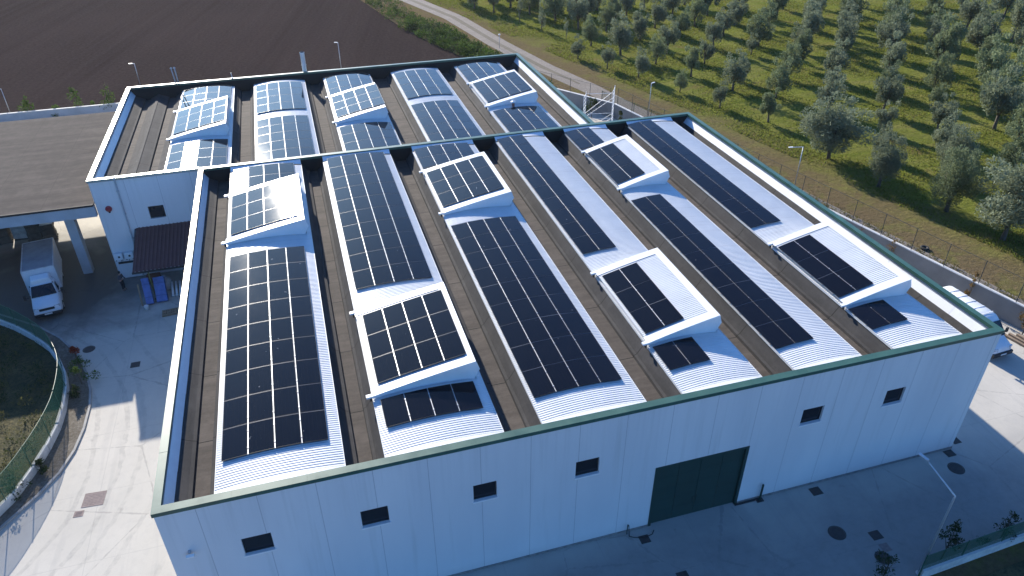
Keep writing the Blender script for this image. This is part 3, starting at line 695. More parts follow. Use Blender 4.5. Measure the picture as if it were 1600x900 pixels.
leaning('board_stack', 'broad blue wrapped bundle right of the awning post', 'bundle', -4.45, 31.1, .8, 2.0, .55, MAT['blue_sheet'], R(4), R(-40), 'blue bundles under the awning')
t = thing('white_sack', 'pale grey bulging sack behind the blue bundles under the awning', 'sack', (-4.3, 33.2, .011))
mb = MB(); mb.lathe([(.0, 0), (.42, .02), (.52, .35), (.46, .8), (.22, 1.05), (.1, 1.1), (.14, 1.2), (0, 1.22)], (0, 0, 0), 14); mb.build('body', pm('grey_sackcloth', (.45, .47, .5), .8, var=.2, bump=.3), t, True); mb = MB(); mb.lathe([(.13, 1.05), (.15, 1.08), (.13, 1.11)], (0, 0, 0), 12); mb.build('tie', MAT['blue_sheet'], t)
for k in range(3):
    x = -3.72+k*.29
    t = thing('pipe_length', ['white pipe of the leaning trio, nearest the blue bundles', 'middle white pipe of the leaning trio under the awning', 'white pipe of the leaning trio, farthest from the blue bundles'][k], 'pipe', (x, 31.6, .011), group='white pipes under the awning')
    mb = MB(); mb.tube([(0, 0, .10), (-.02, 1.15, .75)], .085, 10); mb.build('barrel', MAT['white'], t, True); mb = MB(); mb.tube([(-.0, .0, .10), (-.0, .12, .168)], .11, 10); mb.build('socket', MAT['white'], t, True)
t = thing('bucket', 'white plastic bucket on the ground beside the awning post', 'bucket', (-5.55, 30.35, .011))
mb = MB(); mb.lathe([(0, 0), (.14, 0), (.18, .34), (.19, .35), (.165, .34), (.13, .02), (0, .02)], (0, 0, 0), 16); mb.build('body', MAT['white'], t, True); mb = MB(); mb.tube([(-.18, 0, .33), (-.13, 0, .44), (0, 0, .5), (.13, 0, .44), (.18, 0, .33)], .012, 5); mb.build('handle', MAT['black_metal'], t)
t = thing('timber_post', 'thin brown plank leaning at the left of the blue bundles', 'plank', (-5.95, 31.0, .011)); mb = MB(); mb.box((0, .25, .85), (.12, .05, 1.75), M=Matrix.Rotation(R(-18), 3, 'X')); mb.build('plank', pm('weathered_wood', (.26, .19, .12), .8, bump=.2), t); mb = MB(); mb.box((0, .25, .85), (.14, .07, .12), M=Matrix.Rotation(R(-18), 3, 'X')); mb.build('cleat', pm('nailed_cleat', (.2, .15, .1), .8), t)
t = thing('pallet', 'empty brown wooden pallet on the ground in front of the white pipes', 'pallet', (-3.75, 29.3, .011), R(6))
mb = MB()
for k in range(7): mb.box((-.54+k*.18, 0, .135), (.11, .8, .022))
mb.build('deck', pm('pallet_wood', (.30, .23, .15), .85, bump=.2), t); mb = MB()
for y in (-.35, 0, .35): mb.box((0, y, .09), (1.2, .10, .07)); mb.box((0, y, .03), (1.2, .1, .02))
mb.build('bearer', pm('pallet_wood_dark', (.24, .18, .12), .85), t)
MAT['rust'] = pm('rusty_crate', (.2, .075, .04), .8, var=.3)
for k, (x, y, lb) in enumerate(((-5.4, 34.6, 'rusty red crate against the wall behind the blue bundles'), (-2.2, 34.4, 'rusty red crate against the wall at the right end of the awning'))):
    t = thing('crate', lb, 'crate', (x, y, .011), R(5*k)); mb = MB(); mb.box((0, 0, .3), (1.0, .7, .5)); mb.build('body', MAT['rust'], t)
    mb = MB(); mb.box((0, 0, .56), (1.06, .76, .06)); mb.box((0, -.37, .3), (1.06, .05, .08)); mb.build('lid', MAT['rust'], t)

# ------------------------------------------------------------------ canopy on the left
def canopy_mat():
    t = NT('dusty_canopy_membrane'); p = t.pos(); n = t.noise(t.mapping(p, (.06, .8, 1)), 1.0, 6, .65, .3); n2 = t.noise(p, 1.2, 6, .7); n3 = t.noise(p, 14, 3, .6)
    c = t.mix(t.ramp(n, [(.3, 0.), (.7, 1.)]), (.080, .068, .060), (.138, .118, .101)); c = t.mix(t.ramp(n2, [(.4, .4), (.65, 0.)]), c, (.045, .040, .036))
    c = t.mix(t.math('MULTIPLY', t.ramp(n3, [(.5, 0.), (.8, 1.)]), .25), c, (.13, .115, .10))
    fr = t.math('FRACT', t.math('DIVIDE', t.math('ADD', t.sep(p)[0], 100), 4.0)); c = t.mix(t.math('MULTIPLY', t.math('LESS_THAN', fr, .01), .5), c, (.05, .045, .04))
    t.col(c); t.rough(.95); t.b.inputs['Specular IOR Level'].default_value = .08; t.bump(n2, .2, .03); return t.m
MAT['canopy'] = canopy_mat()
MAT['grey_conc'] = pm('precast_concrete', (.42, .44, .46), .8, var=.12, scale=.8, bump=.1, obj=False)
CX1, CX0, CY0, CY1 = -8.26, -44, 35.6, 58.2
t = thing('canopy', 'wide flat-roofed concrete canopy left of the back hall', 'canopy', (-26, 47, 0))
mb = MB(); mb.bx(CX0, CX1, CY0, CY1, 6.86, 7.0); under(mb.build('roof_slab', MAT['canopy']), t)
mb = MB(); mb.bx(CX0-.05, CX1, CY0-.10, CY0-.003, 6.88, 7.04); under(mb.build('roof_edge', MAT['rubber']), t)
for y in (CY0+.25, CY1-.25):
    mb = MB(); mb.bx(CX0, CX1, y-.22, y+.22, 5.95, 6.857); under(mb.build('fascia_beam', MAT['grey_conc']), t)
cxs = [-10.9, -21.5, -32.5, -43]
for x in cxs:
    mb = MB(); mb.bx(x-.3, x+.3, CY0+.475, CY1-.475, 6.05, 6.855); under(mb.build('cross_beam', MAT['grey_conc']), t)
    for y in (37.9, 56.2):
        mb = MB(); mb.box((x, y, 2.65), (.72, .72, 5.28)); mb.box((x, y, 5.67), (1.0, 1.0, .74), taper=1.35); under(mb.build('column', MAT['grey_conc']), t)
# goods under the canopy
MAT['wrap'] = pm('pale_plastic_wrap', (.36, .37, .36), .45, var=.3, scale=2, bump=.4)
MAT['dark_crate'] = pm('dark_crate_wood', (.10, .085, .07), .85, var=.3, scale=3)
def pallet_load(x, y, hgt, lb, mat, wd=1.7, rz=0):
    t = thing('pallet_load', lb, 'pallet load', (x, y, .011), rz, 'goods stored under the canopy')
    mb = MB()
    for yy in (-.5, 0, .5): mb.box((0, yy, .06), (wd, .12, .11))
    mb.build('pallet', MAT['dark_crate'], t); mb = MB()
    bm_n = 3
    for k in range(bm_n): mb.box((random.gauss(0, .03), random.gauss(0, .03), .13+hgt*(k+.5)/bm_n), (wd*random.uniform(.93, 1), 1.25*random.uniform(.92, 1), hgt/bm_n-.02), 0, random.gauss(0, .04))
    mb.build('load', mat, t, bevel=.05); mb = MB(); mb.box((0, 0, .15+hgt), (wd*.95, 1.2, .05)); mb.build('top_sheet', MAT['wrap'], t)
pallet_load(-19.3, 45.8, 1.9, 'tall dark pallet load at the left photo edge under the canopy', MAT['dark_crate'], 1.7, .1)
pallet_load(-17.7, 46.2, 1.5, 'pale wrapped pallet load between dark loads under the canopy', MAT['wrap'], 1.2, -.05)
pallet_load(-16.5, 45.7, 1.9, 'dark pallet load directly behind the box truck', MAT['dark_crate'], 1.2, .08)
pallet_load(-15.2, 45.3, 1.5, 'dark pallet load nearest the canopy column', MAT['dark_crate'], 1.1, .2)

# boundary wall behind the canopy, with young trees
t = thing('boundary_wall', 'long low concrete wall between canopy yard and ploughed field', 'wall', (-30, 79.6, 0))
mb = MB(); mb.bx(-72, 33.0, 79.5, 79.75, 0, 1.15); under(mb.build('wall', MAT['grey_conc']), t); mb = MB(); mb.bx(-72, 33.0, 79.46, 79.79, 1.152, 1.24); under(mb.build('coping', pm('pale_coping', (.55, .54, .5), .8)), t)
t = thing('boundary_wall', 'tall grey concrete wall right of the building beside the dirt track', 'wall', (51.7, 34, 0))
MAT['raw_conc'] = pm('raw_grey_concrete', (.20, .205, .21), .85, var=.14, scale=.7, obj=False, bump=.1)
def wall_run(p, q, h, parent, th=.22):
    p, q = Vector(p), Vector(q); d = q-p; rz = math.atan2(d.y, d.x); m = (p+q)/2
    mb = MB(); mb.box((m.x, m.y, h/2), (d.length, th, h), 0, rz); under(mb.build('wall', MAT['raw_conc']), parent)
    mb = MB(); mb.box((m.x, m.y, h+.03), (d.length, th+.06, .055), 0, rz); under(mb.build('coping', MAT['kerb_pale']), parent)
MAT['kerb_pale'] = pm('pale_coping_top', (.62, .61, .58), .8, var=.1)
wall_run((46.25, 59.0), (60.55, -5.4), 1.8, t)
t2 = thing('boundary_wall', 'short concrete wall behind the scaffold, between back hall and track', 'wall', (40, 69, 0))
wall_run((33.05, 79.4), (46.1, 59.3), 1.8, t2)
# mesh fences
def net_mat(name, c, cover, scale):
    t = NT(name); p = t.pos(True); n = t.noise(p, scale, 3, .6); n2 = t.noise(p, .9, 4, .6)
    t.col(t.mix(n2, tuple(x*.7 for x in c), tuple(x*1.3 for x in c))); t.rough(.6)
    tr = t.new('ShaderNodeBsdfTransparent'); mx = t.new('ShaderNodeMixShader')
    f = t.math('MULTIPLY', cover, t.math('MULTIPLY_ADD', t.ramp(n, [(.35, 0.), (.65, 1.)]), .5, .7))
    t.link(f, mx.inputs[0]); t.link(tr.outputs[0], mx.inputs[1]); t.link(t.b.outputs[0], mx.inputs[2]); t.link(mx.outputs[0], t.out.inputs[0]); return t.m
MAT['net'] = net_mat('green_shade_net', (.022, .13, .075), .62, 60); MAT['wire'] = net_mat('green_wire_mesh', (.03, .075, .05), .20, 80)
def fence(name, label, line, z0, h, pitch, post_r, net, postmat, cat='fence', extra=None):
    c = Vector(line[len(line)//2]); t = thing(name, label, cat, (c.x, c.y, z0))
    pts = [Vector(p) for p in line]; ds = [0]
    for i in range(1, len(pts)): ds.append(ds[-1]+(pts[i]-pts[i-1]).length)
    def at_(s):
        for i in range(1, len(pts)):
            if s <= ds[i] or i == len(pts)-1:
                return pts[i-1]+(pts[i]-pts[i-1])*((s-ds[i-1])/(ds[i]-ds[i-1]))
    n = max(1, int(ds[-1]/pitch)); k = n*3; mb = MB()
    P = [at_(ds[-1]*i/k) for i in range(k+1)]
    mb.grid(lambda u, v: (P[u].x, P[u].y, z0+h*v*(1+.0*u)), list(range(k+1)), [0, .5, 1]); under(mb.build('mesh', net, fix=False, smooth=True), t)
    mb = MB(); mb.tube([(p.x, p.y, z0+h) for p in P], .018, 4); under(mb.build('top_wire', postmat), t)
    for i in range(n+1):
        p = at_(ds[-1]*i/n); m2 = MB(); m2.tube([(p.x, p.y, z0-.02), (p.x, p.y, z0+h+.06)], post_r, 6); under(m2.build('post', postmat), t)
    return t
MAT['post_green'] = pm('green_fence_post', (.03, .10, .06), .5); MAT['post_dark'] = pm('dark_fence_post', (.05, .055, .05), .6); MAT['wirepale'] = pm('pale_wire', (.35, .42, .36), .4, .4)
fence('wire_fence', 'tall wire fence with thin dark posts on the grey wall beside the track', [(46.4, 58.6), (60.4, -5)], 1.86, 2.0, 2.9, .03, net_mat('thin_wire_mesh', (.045, .06, .05), .07, 80), MAT['post_dark'])
fence('green_mesh_fence', 'green mesh fence beyond the scaffold along the dirt track', [(46.0, 62.6), (49.9, 51.5)], .02, 2.3, 2.7, .04, net_mat('green_mesh', (.025, .10, .055), .38, 60), MAT['post_green'])
fence('wire_fence', 'thin grey wire fence on the short wall behind the scaffold', [(34, 78), (45.9, 59.7)], 1.86, 1.7, 2.9, .03, net_mat('faint_wire_mesh', (.05, .06, .05), .08, 80), MAT['post_dark'])
gl = lowl[2:-2]
t = thing('low_wall', 'low white block wall around the curved garden', 'wall', (-10, 18, 0))
for i in range(len(gl)-1):
    a, b = Vector(gl[i]), Vector(gl[i+1]); d = b-a; m = (a+b)/2; n_ = max(1, round(d.length/2.2))
    for k in range(n_):
        c = a+d*((k+.5)/n_); mb = MB(); hh = .58+.05*((i+k) % 2); mb.box((c.x, c.y, hh/2+.02), (d.length/n_-.06, .2, hh), 0, math.atan2(d.y, d.x)); under(mb.build('block', MAT['white_block'] if 'white_block' in MAT else MAT.setdefault('white_block', pm('whitewashed_block', (.60, .59, .56), .85, var=.2, scale=2, obj=False))), t)
sm = []
for i in range(len(gl)-1):
    for k in range(4):
        p0, p1, p2, p3 = (Vector(gl[max(0, min(len(gl)-1, j))]) for j in (i-1, i, i+1, i+2)); u = k/4
        q = .5*((2*p1)+(p2-p0)*u+(2*p0-5*p1+4*p2-p3)*u*u+(3*p1-p0-3*p2+p3)*u**3); sm.append((q.x, q.y))
sm.append(gl[-1])
fence('green_mesh_fence', 'curved fence of green shade netting on the white garden wall', sm, .62, 1.62, 2.4, .028, MAT['net'], MAT['post_green'])
# right-hand front corner: green fence on low wall
t = thing('low_wall', 'low white wall at the bottom right corner of the yard', 'wall', (40, -7, 0)); mb = MB(); mb.box((46.7, -6.36, .3), (24, .22, .62), 0, R(2.6)); under(mb.build('wall', MAT['white_block']), t); mb = MB(); mb.box((46.7, -6.36, .63), (24, .28, .05), 0, R(2.6)); under(mb.build('coping', MAT['kerb_pale']), t)
fence('green_mesh_fence', 'dark green net fence at the bottom right corner of the yard', [(34.6, -6.92), (40, -6.68), (58.5, -5.82)], .02, 1.75, 2.4, .03, net_mat('dark_green_net', (.012, .075, .042), .8, 60), MAT['post_green'])
MAT['bounce_ground'] = dirt_mat('unseen_bounce_ground', (.38, .36, .32), (.48, .455, .41), (.28, .26, .23), .6)  # unseen pale ground, added to bounce light onto the shaded front wall
poly_sheet('added_bounce_ground', [(-160, -130), (190, -130), (190, -25), (-160, -25)], .008, MAT['bounce_ground'])
poly_sheet('front_verge', [(30, -8.2), (62, -6.5), (62, -24), (30, -24)], .02, MAT['garden'])

# ------------------------------------------------------------------ lamps and manholes
def lamp(name, label, x, y, h, arm=(0, 0), style='pole'):
    t = thing(name, label, 'street lamp' if style != 'camera' else 'pole', (x, y, 0), 0, 'lamp posts around the site')
    mb = MB()
    if style == 'cranked':
        a = Vector((arm[0], arm[1], 0)); mb.tube([(0, 0, 0), (0, 0, h*.86), (0, 0, h*.885), tuple(a*.5+Vector((0, 0, h*.945))), tuple(a*.96+Vector((0, 0, h)))], [.065, .05, .045, .038, .034], 10)
        mb.build('pole', MAT['steel'], t, True); hd = MB(); rz = math.atan2(a.y, a.x); hd.box((a.x*1.05, a.y*1.05, h+.02), (.55, .17, .09), 0, rz); hd.build('lamp_head', MAT['steel'], t, bevel=.03)
        b2 = MB(); b2.lathe([(.16, 0), (.16, .03), (.09, .05), (.085, .3)], (0, 0, .011), 12); b2.build('base', MAT['steel'], t)
    else:
        mb.tube([(0, 0, 0), (0, 0, h)], [.05, .035], 8); mb.build('pole', MAT['steel'], t, True)
        hd = MB(); a = Vector((arm[0], arm[1], 0)); L_ = a.length
        if L_ > .05:
            hd.tube([(0, 0, h-.03), tuple(a+Vector((0, 0, h+.02)))], .035, 6); rz = math.atan2(a.y, a.x); hd.box((a.x*1.0, a.y*1.0, h+.02), (.45, .16, .07), 0, rz)
        else: hd.box((0, 0, h+.05), (.3, .22, .16))
        hd.build('lamp_head', MAT['white'], t)
    return t
lamp('street_lamp', 'cranked steel street lamp before the front wall, right of the gate', 34.9, -6.7, 6.5, (-.32, 1.85), 'cranked')
lamp('street_lamp', 'slim lamp post by the field behind the left end of the back hall', -12.6, 90.5, 3.2, (-.5, 0))
lamp('street_lamp', 'thin lamp post behind the back hall, right of the steel flue', 15.14, 86, 5.0, (-.3, .1))
lamp('street_lamp', 'short lamp post beside the dirt road near the back hall corner', 41.23, 94.3, 2.1, (0, 0))
lamp('street_lamp', 'lamp post with a white box at the fence above the rear right corner', 50.5, 58.0, 4.3, (.3, .1))
lamp('street_lamp', 'lamp post with a flat horizontal arm beside the big olive tree', 55.95, 34.8, 4.4, (-1.3, .2))
lamp('street_lamp', 'lamp post at the left photo edge behind the canopy', -26.8, 81.6, 3.75, (-.4, -.1))
bx_ = MB(); bx_.box((0, -.1, 5.1), (.25, .2, .3))
def manhole(label, x, y, shape, size, mat='iron', rz=0.0):
    t = thing('manhole_cover', label, 'manhole cover', (x, y, .012), rz, 'manhole covers in the yard'); mb = MB()
    f = MAT[mat]
    if shape == 'round':
        mb.lathe([(size*.5, 0), (size*.5, .012), (size*.44, .014)], (0, 0, 0), 28); mb.build('rim', MAT['iron'] if mat == 'iron' else f, t)
        l = MB(); l.lathe([(size*.435, .004), (size*.43, .012), (0, .013)], (0, 0, 0), 28)
        for k in range(-3, 4): l.box((k*size*.11, 0, .016), (size*.03, size*.7*math.sqrt(max(.05, 1-(k/3.8)**2)), .006))
        l.build('lid', f, t)
    else:
        sx, sy = size
        for (a, b, c, d) in ((-sx/2, sx/2, -sy/2, -sy/2+.05), (-sx/2, sx/2, sy/2-.05, sy/2), (-sx/2, -sx/2+.05, -sy/2+.05, sy/2-.05), (sx/2-.05, sx/2, -sy/2+.05, sy/2-.05)): mb.bx(a, b, c, d, 0, .014)
        mb.build('rim', f, t); l = MB(); l.bx(-sx/2+.055, sx/2-.055, -sy/2+.055, sy/2-.055, 0, .010)
        for k in range(-3, 4): l.bx(-sx/2+.09, sx/2-.09, k*sy*.115-.012, k*sy*.115+.012, .010, .016)
        l.build('lid', f, t)
manhole('round iron manhole cover by the curved kerb in the shaded left yard', -9.05, 26.1, 'round', .85)
manhole('small square drain cover in the shaded yard left of the front hall', -5.6, 23.2, 'sq', (.62, .62))
manhole('large pinkish square cover in the sunlit left yard', -6.35, 10.8, 'sq', (1.15, 1.05), 'rust_iron', R(-4))
manhole('small pinkish square cover beside the large one in the sunlit yard', -7.0, 9.9, 'sq', (.5, .42), 'rust_iron', R(-4))
manhole('round manhole cover near the right end of the front wall', 42.2, -1.45, 'round', .95)
manhole('large round manhole cover in the shaded front yard left of the lamp', 32.5, -3.37, 'round', .95)
manhole('round brown manhole cover at the bottom edge near the shrubs', 33.8, -5.4, 'round', .85, 'iron')
manhole('square grate close to the right end of the front wall', 42.75, -.35, 'sq', (.6, .5))
manhole('square grate at the right corner of the front hall', 43.9, .45, 'sq', (.55, .55))
manhole('square drain grate at the foot of the wall right of the gate', 33.2, -.55, 'sq', (.65, .55))
manhole('dark square drain cover right of the large round one', 34.4, -4.1, 'sq', (.62, .55))
manhole('greyish square cover between dark square and brown round ones', 34.35, -4.9, 'sq', (.5, .5), 'rust_iron')
manhole('square drain grate left of the gate by the standpipe', 22.4, -.75, 'sq', (.55, .5))
manhole('dark square drain cover at the bottom edge below the gate', 23.3, -3.4, 'sq', (.6, .55))
manhole('square cover far right in the shaded yard corner', 47.3, -4.0, 'sq', (.6, .4), 'rust_iron')

# ------------------------------------------------------------------ scaffold
t = thing('scaffold', 'white tubular scaffold tower behind the right side of the back hall', 'scaffold', (42, 53.6, 0))
def ladder(p, q, h, n):
    p, q = Vector(p), Vector(q); mb = MB()
    for c in (p, q): mb.tube([(c.x, c.y, 0), (c.x, c.y, h)], .034, 6)
    for k in range(n): z = .4+k*(h-.6)/(n-1); mb.tube([(p.x, p.y, z), (q.x, q.y, z)], .026, 6)
    under(mb.build('ladder_frame', MAT['white']), t)
A0, A1, B0, B1 = (39.6, 53.0, 0), (40.5, 54.6, 0), (42.9, 52.4, 0), (43.8, 54.0, 0)
ladder(A0, A1, 5.3, 11); ladder(B0, B1, 5.9, 12)
for (p, q) in (((*A0[:2], .5), (*B0[:2], 2.6)), ((*A0[:2], 2.7), (*B0[:2], 5.0)), ((*A1[:2], .5), (*B1[:2], 2.6)), ((*A1[:2], 2.7), (*B1[:2], 5.3)), ((*A0[:2], 2.6), (*B0[:2], 2.6)), ((*A1[:2], 2.6), (*B1[:2], 2.6)), ((*A1[:2], 5.0), (*B1[:2], 5.0)), ((*A0[:2], .4), (*B0[:2], .4))):
    mb = MB(); mb.tube([p, q], .026, 6); under(mb.build('brace', MAT['white']), t)
mb = MB()
for k in range(4): mb.box((41.7+.1*k-.2, 53.0+k*.36, 1.7), (3.2, .32, .05), 0, R(-10))
under(mb.build('platform', pm('scaffold_boards', (.42, .36, .28), .8, var=.2)), t)

# ------------------------------------------------------------------ vehicles
MAT['car_white'] = pm('white_vehicle_paint', (.74, .76, .78), .28, var=.03)
MAT['box_white'] = pm('pale_box_panels', (.62, .64, .66), .45, var=.06, scale=1.5)
MAT['box_roof'] = pm('dusty_grey_box_roof', (.30, .31, .33), .6, var=.2, scale=1.5)
MAT['plastic'] = pm('black_bumper_plastic', (.025, .026, .028), .55)
MAT['headlamp'] = pm('headlamp_lens', (.55, .57, .6), .12, .2)
def wheel(parent, x, y, r=.36, wd=.24):
    mb = MB(); mb.tube([(x-wd/2, y, r), (x-wd*.4, y, r), (x+wd*.4, y, r), (x+wd/2, y, r)], [r*.93, r, r, r*.93], 20); o = mb.build('wheel', MAT['rubber'], parent, False)
    m2 = MB(); m2.tube([(x-wd/2-.006, y, r), (x+wd/2+.006, y, r)], r*.6, 14); q = m2.build('rim', MAT['steel'], o)
def loft(prof, half, mi_fn=None):
    """vehicle shell: prof = list of (y, zlow, ztop, halfwidth_low, halfwidth_top) stations"""
    mb = MB(); st = []
    for (y, zl, zt, wl_, wt) in prof:
        zm = zl+(zt-zl)*.5
        st.append([(-wl_*.97, y, zl), (-wl_, y, zl+.1), (-wl_, y, zm), (-wt, y, zt-.10), (-wt+.12, y, zt), (0, y, zt+.03), (wt-.12, y, zt), (wt, y, zt-.10), (wl_, y, zm), (wl_, y, zl+.1), (wl_*.97, y, zl)])
    n = len(st[0])
    for s_ in st: mb.v += s_
    for i in range(len(st)-1):
        for k in range(n-1): mb.f.append((i*n+k, i*n+k+1, (i+1)*n+k+1, (i+1)*n+k)); mb.m.append(0)
    mb.f.append(tuple(range(n))); mb.m.append(0); mb.f.append(tuple((len(st)-1)*n+k for k in reversed(range(n)))); mb.m.append(0)
    return mb
def cab(parent, yf, yb, w_, zr, hood=1.0, glass=True, mirrors=True):
    pass
# box truck: local -y is forward, y=0 at the front of the box
t = thing('box_truck', 'white box truck parked at the canopy, cab facing the yard', 'truck', (-13.05, 33.75, .011), .196)
mb = MB(); mb.bx(-1.10, 1.10, 0, 5.0, .95, 3.06); mb.build('cargo_box', MAT['box_white'], t, bevel=.03)
mb = MB(); mb.bx(-1.06, 1.06, .05, 4.95, 3.064, 3.085); mb.build('box_roof', MAT['box_roof'], t)
mb = MB()
for (x0, x1, y0, y1) in ((-1.13, 1.13, -.03, .06), (-1.13, 1.13, 4.94, 5.03), (-1.13, -1.05, .06, 4.94), (1.05, 1.13, .06, 4.94)): mb.bx(x0, x1, y0, y1, 3.03, 3.10)
for x in (-1.11, 1.11):
    for y in (-.01, 5.01): mb.bx(x-.03, x+.03, y-.03, y+.03, .93, 3.03)
mb.bx(-1.13, 1.13, -.03, 5.03, .90, .96); mb.build('box_edging', pm('alloy_edging', (.68, .69, .70), .4, .3), t)
mb = MB(); mb.bx(-.42, .42, -.2, 5.0, .55, .88); mb.build('chassis', MAT['plastic'], t)
mb = loft([(-2.56, .38, .98, .84, .74), (-2.44, .34, 1.13, .92, .84), (-1.98, .34, 1.25, .98, .91), (-1.40, .36, 1.38, .99, .92), (-.84, .36, 2.08, .99, .80), (-.64, .36, 2.16, .99, .80), (-.12, .4, 2.18, .99, .82), (-.04, .4, 2.14, .98, .80)], 1); mb.build('cab', MAT['car_white'], t, True)
mb = MB(); mb.box((0, -.42, 2.42), (1.45, .75, .42), M=Matrix.Rotation(R(14), 3, 'X'), taper=.86); mb.build('wind_deflector', MAT['car_white'], t, bevel=.08)
ws = MB(); ws.quad([(-.86, -1.44, 1.40), (.86, -1.44, 1.40), (.72, -.89, 2.09), (-.72, -.89, 2.09)]); o = ws.build('windscreen', MAT['glass_dark'], t, fix=False); o.location = (0, -.025, .035)
wp = MB()
for x in (-.35, .3): wp.tube([(x, -1.50, 1.42), (x+.32, -1.22, 1.74)], .014, 5)
wp.build('wiper', MAT['rubber'], t)
pp = MB(); pp.bx(-.12, .16, -1.50, -1.44, 1.56, 1.60); pp.bx(.32, .52, -1.52, -1.46, 1.54, 1.57)
for s_ in (-1, 1):
    g = MB(); g.quad([(s_*1.0, -1.18, 1.42), (s_*1.0, -.40, 1.42), (s_*.875, -.40, 1.98), (s_*.875, -.82, 1.98)]); g.build('side_window', MAT['glass_dark'], t, fix=False)
    m = MB(); m.tube([(s_*.98, -1.42, 1.5), (s_*1.22, -1.47, 1.55)], .03, 6); m.box((s_*1.27, -1.47, 1.6), (.20, .12, .42)); m.build('mirror', MAT['plastic'], t, bevel=.03)
    h = MB(); h.box((s_*.70, -2.45, .92), (.40, .14, .22), 0, s_*.25); h.build('headlight', MAT['headlamp'], t, bevel=.03)
    m = MB(); m.tube([(s_*.78, -.98, 2.12), (s_*.78, -.94, 2.24)], .035, 8); m.build('marker_lamp', MAT['plastic'], t)
    for y in (-1.52, 3.6): wheel(t, s_*.88, y)
bp = MB(); bp.box((0, -2.56, .42), (1.88, .22, .26)); bp.build('bumper', MAT['plastic'], t, bevel=.06); bp = MB(); bp.box((0, -2.55, .64), (1.84, .2, .16)); bp.build('bumper_trim', MAT['car_white'], t, bevel=.05)
gr = MB(); gr.box((0, -2.565, .86), (1.05, .06, .20)); gr.build('grille', MAT['plastic'], t, bevel=.02)
pl = MB(); pl.box((0, -2.68, .5), (.52, .015, .11)); pl.build('number_plate', MAT['white'], t)
# van on the right
t = thing('van', 'white high-roof van parked between the front hall and the right wall', 'van', (53.05, 6.35, .011), .07)
mb = loft([(-.28, .40, .86, .80, .70), (-.16, .34, 1.02, .92, .82), (.25, .32, 1.16, .98, .90), (.62, .34, 1.30, 1.0, .93), (1.28, .34, 2.20, 1.0, .84), (1.62, .34, 2.42, 1.0, .86), (2.3, .34, 2.48, 1.0, .88), (5.5, .36, 2.48, 1.0, .88), (5.72, .40, 2.38, .98, .85)], 1); mb.build('body', MAT['car_white'], t, True)
ws = MB(); ws.quad([(-.90, .58, 1.32), (.90, .58, 1.32), (.77, 1.25, 2.17), (-.77, 1.25, 2.17)]); o = ws.build('windscreen', MAT['glass_dark'], t, fix=False); o.location = (0, -.03, .035)
rb = MB()
for y in (1.9, 2.65, 3.4, 4.15, 4.9): rb.box((0, y, 2.515), (1.45, .05, .03))
rb.build('roof_rib', MAT['white'], t)
for s_ in (-1, 1):
    g = MB(); g.quad([(s_*1.012, .95, 1.4), (s_*1.012, 1.85, 1.4), (s_*.925, 1.85, 2.0), (s_*.925, 1.3, 2.0)]); g.build('side_window', MAT['glass_dark'], t, fix=False)
    m = MB(); m.tube([(s_*.98, .86, 1.4), (s_*1.2, .8, 1.45)], .03, 6); m.box((s_*1.25, .8, 1.5), (.2, .12, .36)); m.build('mirror', MAT['plastic'], t, bevel=.03)
    h = MB(); h.box((s_*.70, -.17, .86), (.36, .16, .24), 0, s_*.3); h.build('headlight', MAT['headlamp'], t, bevel=.03)
    for y in (.55, 4.5): wheel(t, s_*.9, y)
bp = MB(); bp.box((0, -.30, .48), (1.84, .2, .32)); bp.build('bumper', MAT['plastic'], t, bevel=.06)
pl = MB(); pl.box((0, -.41, .5), (.52, .015, .11)); pl.build('number_plate', MAT['white'], t)

# timber by the right wall, tyre on the track
MAT['oldwood'] = pm('weathered_timber', (.24, .18, .13), .85, var=.25, bump=.2)
for k in range(4):
    lb = ['old timber beam nearest the right wall, beside the van', 'old timber beam second from the right wall, beside the van', 'old timber beam third from the right wall, beside the van', 'old timber beam nearest the van'][k]
    t = thing('timber_beam', lb, 'timber', (57.25-.42*k, 5.4+.25*k, .011), .10+.03*k, 'timber beams by the wall'); mb = MB(); mb.box((0, 0, .09), (.2, 4.6, .16)); mb.build('beam', MAT['oldwood'], t, bevel=.01); mb = MB(); mb.box((0, -2.306, .09), (.21, .012, .17)); mb.build('end_grain', pm('pale_end_grain', (.42, .34, .25), .85), t)
t = thing('tyre', 'old black tyre lying on the dirt track beside the wall', 'tyre', (59.35, 20.4, .03))
mb = MB(); mb.lathe([(.20, .05), (.22, .01), (.34, .0), (.38, .06), (.38, .13), (.34, .19), (.22, .18), (.20, .14), (.20, .05)], (0, 0, 0), 22); mb.build('tread', MAT['rubber'], t, True); mb = MB(); mb.lathe([(.20, .06), (.17, .08), (.17, .12), (.20, .14)], (0, 0, 0), 22); mb.build('bead', MAT['iron'], t, True)

# ------------------------------------------------------------------ person
def skin_mesh(name, nodes, edges, mat, parent, sub=1, root=0):
    me = bpy.data.meshes.new(name); me.from_pydata([n[0] for n in nodes], edges, []); o = bpy.data.objects.new(name, me); COL.objects.link(o)
    bpy.context.view_layer.objects.active = o
    sk = o.modifiers.new('skin', 'SKIN'); sk.use_smooth_shade = True
    for i, n in enumerate(nodes):
        r = n[1]; me.skin_vertices[0].data[i].radius = (r, r) if not isinstance(r, tuple) else r
    me.skin_vertices[0].data[root].use_root = True
    sb = o.modifiers.new('sub', 'SUBSURF'); sb.levels = sub; sb.render_levels = sub
    dg = bpy.context.evaluated_depsgraph_get(); m2 = bpy.data.meshes.new_from_object(o.evaluated_get(dg)); bpy.data.objects.remove(o)
    m2.materials.clear(); m2.materials.append(mat); q = bpy.data.objects.new(name, m2); COL.objects.link(q); q.parent = parent
    for p in m2.polygons: p.use_smooth = True
    return q
